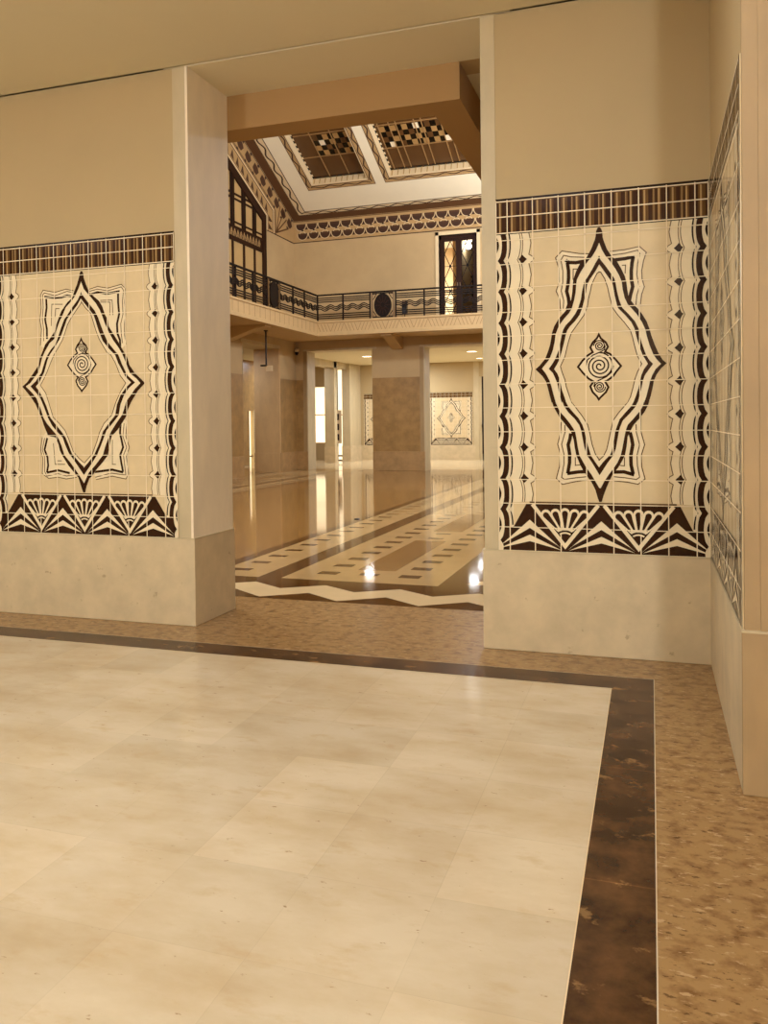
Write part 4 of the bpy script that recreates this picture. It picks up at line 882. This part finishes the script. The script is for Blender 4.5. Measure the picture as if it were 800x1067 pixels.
# screen wall in the aisle seen through the left opening
# dark door at the end of the corridor
dd=MB().box(-6.80,-6.70,CY+.02,CY+.2,0,3.3,M['stone']).box(-5.3,-5.2,CY+.02,CY+.2,0,3.3,M['stone'])
d2=struct(dd,'door_2')
MB().box(-6.70,-5.3,CY+.08,CY+.13,.25,3.3,M['wood']).box(-6.66,-6.62,CY+.06,CY+.08,.3,3.25,M['iron']).build('door_leaf',d2)
MB().lathe([(0,0),(.05,.0),(.09,.2),(.05,.4),(0,.4)],M['iron'],(-6.62,CY+.02,1.15),10).build('handle',d2)
# panels on the corridor's back wall
W4=1.74; sp,s4=scaled(W4,1.86); SQ=Matrix.Scale(.915,4,(0,1,0))
panel('tile_panel','small tile panel on the corridor wall, seen whole through the right-hand opening',frame((-8.80,CY-.001,0),(1,0,0),(0,0,1))@SQ,W4,PAT_L,XLP,sp,s4)
panel('tile_panel','tile panel on the corridor wall, half hidden by the pier of the left opening',frame((-11.62,CY-.001,0),(1,0,0),(0,0,1))@SQ,W4,PAT_L,XLP,sp,s4)
# downlights
def downlight(x,y,z,label,r=.17,e=60):
    t=thing('downlight',label,'lamp',(x,y,z),'ceiling downlights')
    MB().lathe([(r*1.25,0),(r*1.25,-.012),(r,-.016),(r,0)],M['board'],(x,y,z),24).build('ring',t)
    MB().lathe([(0,-.01),(r,-.01)],M['lamp'],(x,y,z),24).build('diffuser',t)
    ld=bpy.data.lights.new('downlight_glow','AREA'); ld.shape='DISK'; ld.size=r*2; ld.energy=e*.2; ld.color=(.93,1.0,1.06)
    lo=bpy.data.objects.new('downlight_glow',ld); COL.objects.link(lo); lo.location=(x,y,z-.03)
downlight(-6.10,21.9,CZ,'glowing round downlight in the corridor ceiling above the whole tile panel')
downlight(-9.98,22.25,CZ,'glowing round downlight in the corridor ceiling seen through the left opening')
downlight(-6.45,24.9,CZ,'small round downlight near the dark door at the corridor end',.12,40)
# camera dome on the far wall near the corner
cm=thing('security_camera','small dark dome camera fixed high on the hall wall near the left corner','camera',(-11.40,HY-.02,3.82))
MB().lathe([(0,.09),(.055,.09),(.07,.06),(.07,.03),(.05,.0),(0,-.0)],M['board'],(-11.36,HY-.10,3.86),16).box(-11.40,-11.32,HY-.10,HY+.01,3.90,3.98,M['board']).build('bracket',cm)
MB().lathe([(0,-.10),(.03,-.09),(.055,-.05),(.06,0),(0,0)],M['black'],(-11.36,HY-.10,3.86),16).build('dome',cm)
# hanging sign, seen edge on
hg=thing('hanging_sign','thin dark rod hanging under the left balcony with a small sign seen edge on','sign',(-10.82,15.9,BAL))
MB().tube((-10.82,15.9,3.21),(-10.82,15.9,BAL),.024,M['black']).tube((-10.82,15.9,BAL-.03),(-10.82,15.9,BAL),.06,M['black']).build('rod',hg)
MB().box(-10.99,-10.80,15.87,15.93,3.17,3.215,M['black']).build('bracket',hg)
MB().box(-10.83,-10.62,15.89,15.91,3.03,3.19,M['board']).build('sign_plate',hg)
# picture board in the side opening of the corridor
bd=thing('display_board','pale display board with three dark pictures standing beyond the corridor pier','board',(-12.53,25.95,0))
MB().box(-12.66,-12.41,25.93,25.97,.70,2.06,M['board']).build('panel',bd)
for k,zc_ in enumerate((1.78,1.37,.95)): MB().box(-12.63,-12.50,25.922,25.931,zc_-.13,zc_+.13,M['photo_dark']).build('picture',bd)
MB().box(-12.69,-12.66,25.93,25.97,0,2.9,M['black']).build('post',bd)
MB().box(-12.76,-12.34,25.75,26.15,0,.03,M['black']).box(-12.70,-12.40,25.88,26.02,.16,.22,M['wood']).build('foot',bd)
tag(p.build('floor_outlet'),'tiny dark round outlet cap on the polished hall floor','outlet')

# ------------------------------------------------------------------ light
FRONT_FILL,FRONT_CEIL,HALL,AISLE,CORR=10,1.0,1000,60,165
COOL=(.86,1.0,1.2)
def area(name,loc,rot,sx,sy,e,col=(.91,1.0,1.16)):
    ld=bpy.data.lights.new(name,'AREA'); ld.shape='RECTANGLE'; ld.size=sx; ld.size_y=sy; ld.energy=e; ld.color=col
    o=bpy.data.objects.new(name,ld); COL.objects.link(o); o.location=loc; o.rotation_euler=rot; return o
def point(name,loc,e,r=.2,col=(.91,1.0,1.16)):
    ld=bpy.data.lights.new(name,'POINT'); ld.energy=e; ld.shadow_soft_size=r; ld.color=col
    o=bpy.data.objects.new(name,ld); COL.objects.link(o); o.location=loc; return o
# front room: a few ceiling lamps, plus an added unseen window as fill light
bw=MB().box(-7.6,-7.45,-10.98,-10.85,.3,3.5,M['stone']).box(-3.35,-3.2,-10.98,-10.85,.3,3.5,M['stone']).box(-7.6,-3.2,-10.98,-10.85,3.4,3.55,M['stone']).box(-7.6,-3.2,-10.98,-10.8,.2,.32,M['stone']).box(-5.44,-5.36,-10.97,-10.88,.3,3.4,M['stone'])
w8=struct(bw,'window_8')
area('window_light',(-5.4,-10.86,1.86),(PI/2,0,0),4.1,3.0,FRONT_FILL)
for x,y,e in ((-7.4,-3.2,40),(-4.4,-3.0,22),(-1.3,-3.0,52)): area('ceiling_lamp',(x,y,ZC-.03),(0,0,0),.9,.9,FRONT_CEIL*e)
for x,y,e in ((-5.6,-7.2,365),(1.3,-9.6,700)): point('globe_lamp',(x,y,3.55),e,.22)  # added unseen point lights that brighten the front wall
point('hall_lamp',(-8.0,4.2,7.2),HALL*.6,.3); point('hall_lamp',(-9.9,3.0,7.0),HALL*.6,.3)
point('hall_lamp',(-2.6,12.6,7.0),HALL,.3); point('hall_lamp',(-1.6,16.2,6.6),HALL*.5,.3)
struct(MB().box(-6.36,-6.26,20.35,24,BALT,7.9,UP),'wall_upper_partition')  # added divider, keeps the bright left half from lighting the right door leaf
point('upper_room_lamp',(-6.11,21.6,7.38),16,.10)
area('upper_room_lamp',(-7.6,21.8,7.8),(0,0,0),.8,.8,160); point('upper_room_lamp',(-7.6,23.0,5.7),160,.2)
for y in (17.0,23.0): area('aisle_lamp',(-13.5,y,CZ-.04),(0,0,0),.7,.7,AISLE)
for x in (-9.4,-4.4,-1.0): area('corridor_lamp',(x,24.6,CZ-.04),(0,0,0),.7,.7,CORR)
wd=bpy.data.worlds.new('World'); SC.world=wd; wd.use_nodes=True
wd.node_tree.nodes['Background'].inputs[0].default_value=(*lin((180,140,90)),1); wd.node_tree.nodes['Background'].inputs[1].default_value=.05

# ------------------------------------------------------------------ camera
cd=bpy.data.cameras.new('Camera'); cam=bpy.data.objects.new('Camera',cd); COL.objects.link(cam); SC.camera=cam
yaw,pitch,roll,f=.3158,-.0140,-.0119,852.2
cd.sensor_fit='VERTICAL'; cd.sensor_height=36; cd.lens=f*36/1067
cd.shift_x=0; cd.shift_y=(452.98-533.5)/1067*-1*-1
fw=Vector((-math.sin(yaw)*math.cos(pitch),math.cos(yaw)*math.cos(pitch),math.sin(pitch))); rt=Vector((math.cos(yaw),math.sin(yaw),0)); upv=rt.cross(fw)
r2=rt*math.cos(roll)+upv*math.sin(roll); u2=-rt*math.sin(roll)+upv*math.cos(roll)
mw=Matrix.Identity(4)
for i,c in enumerate((r2,u2,-fw)):
    for r_ in range(3): mw[r_][i]=c[r_]
mw.translation=Vector((-.3524,-5.3547,1.5)); cam.matrix_world=mw
cd.clip_end=200
vs=SC.view_settings; vs.view_transform='Standard'; vs.look='None'; vs.gamma=1; vs.use_curve_mapping=False; vs.exposure=0
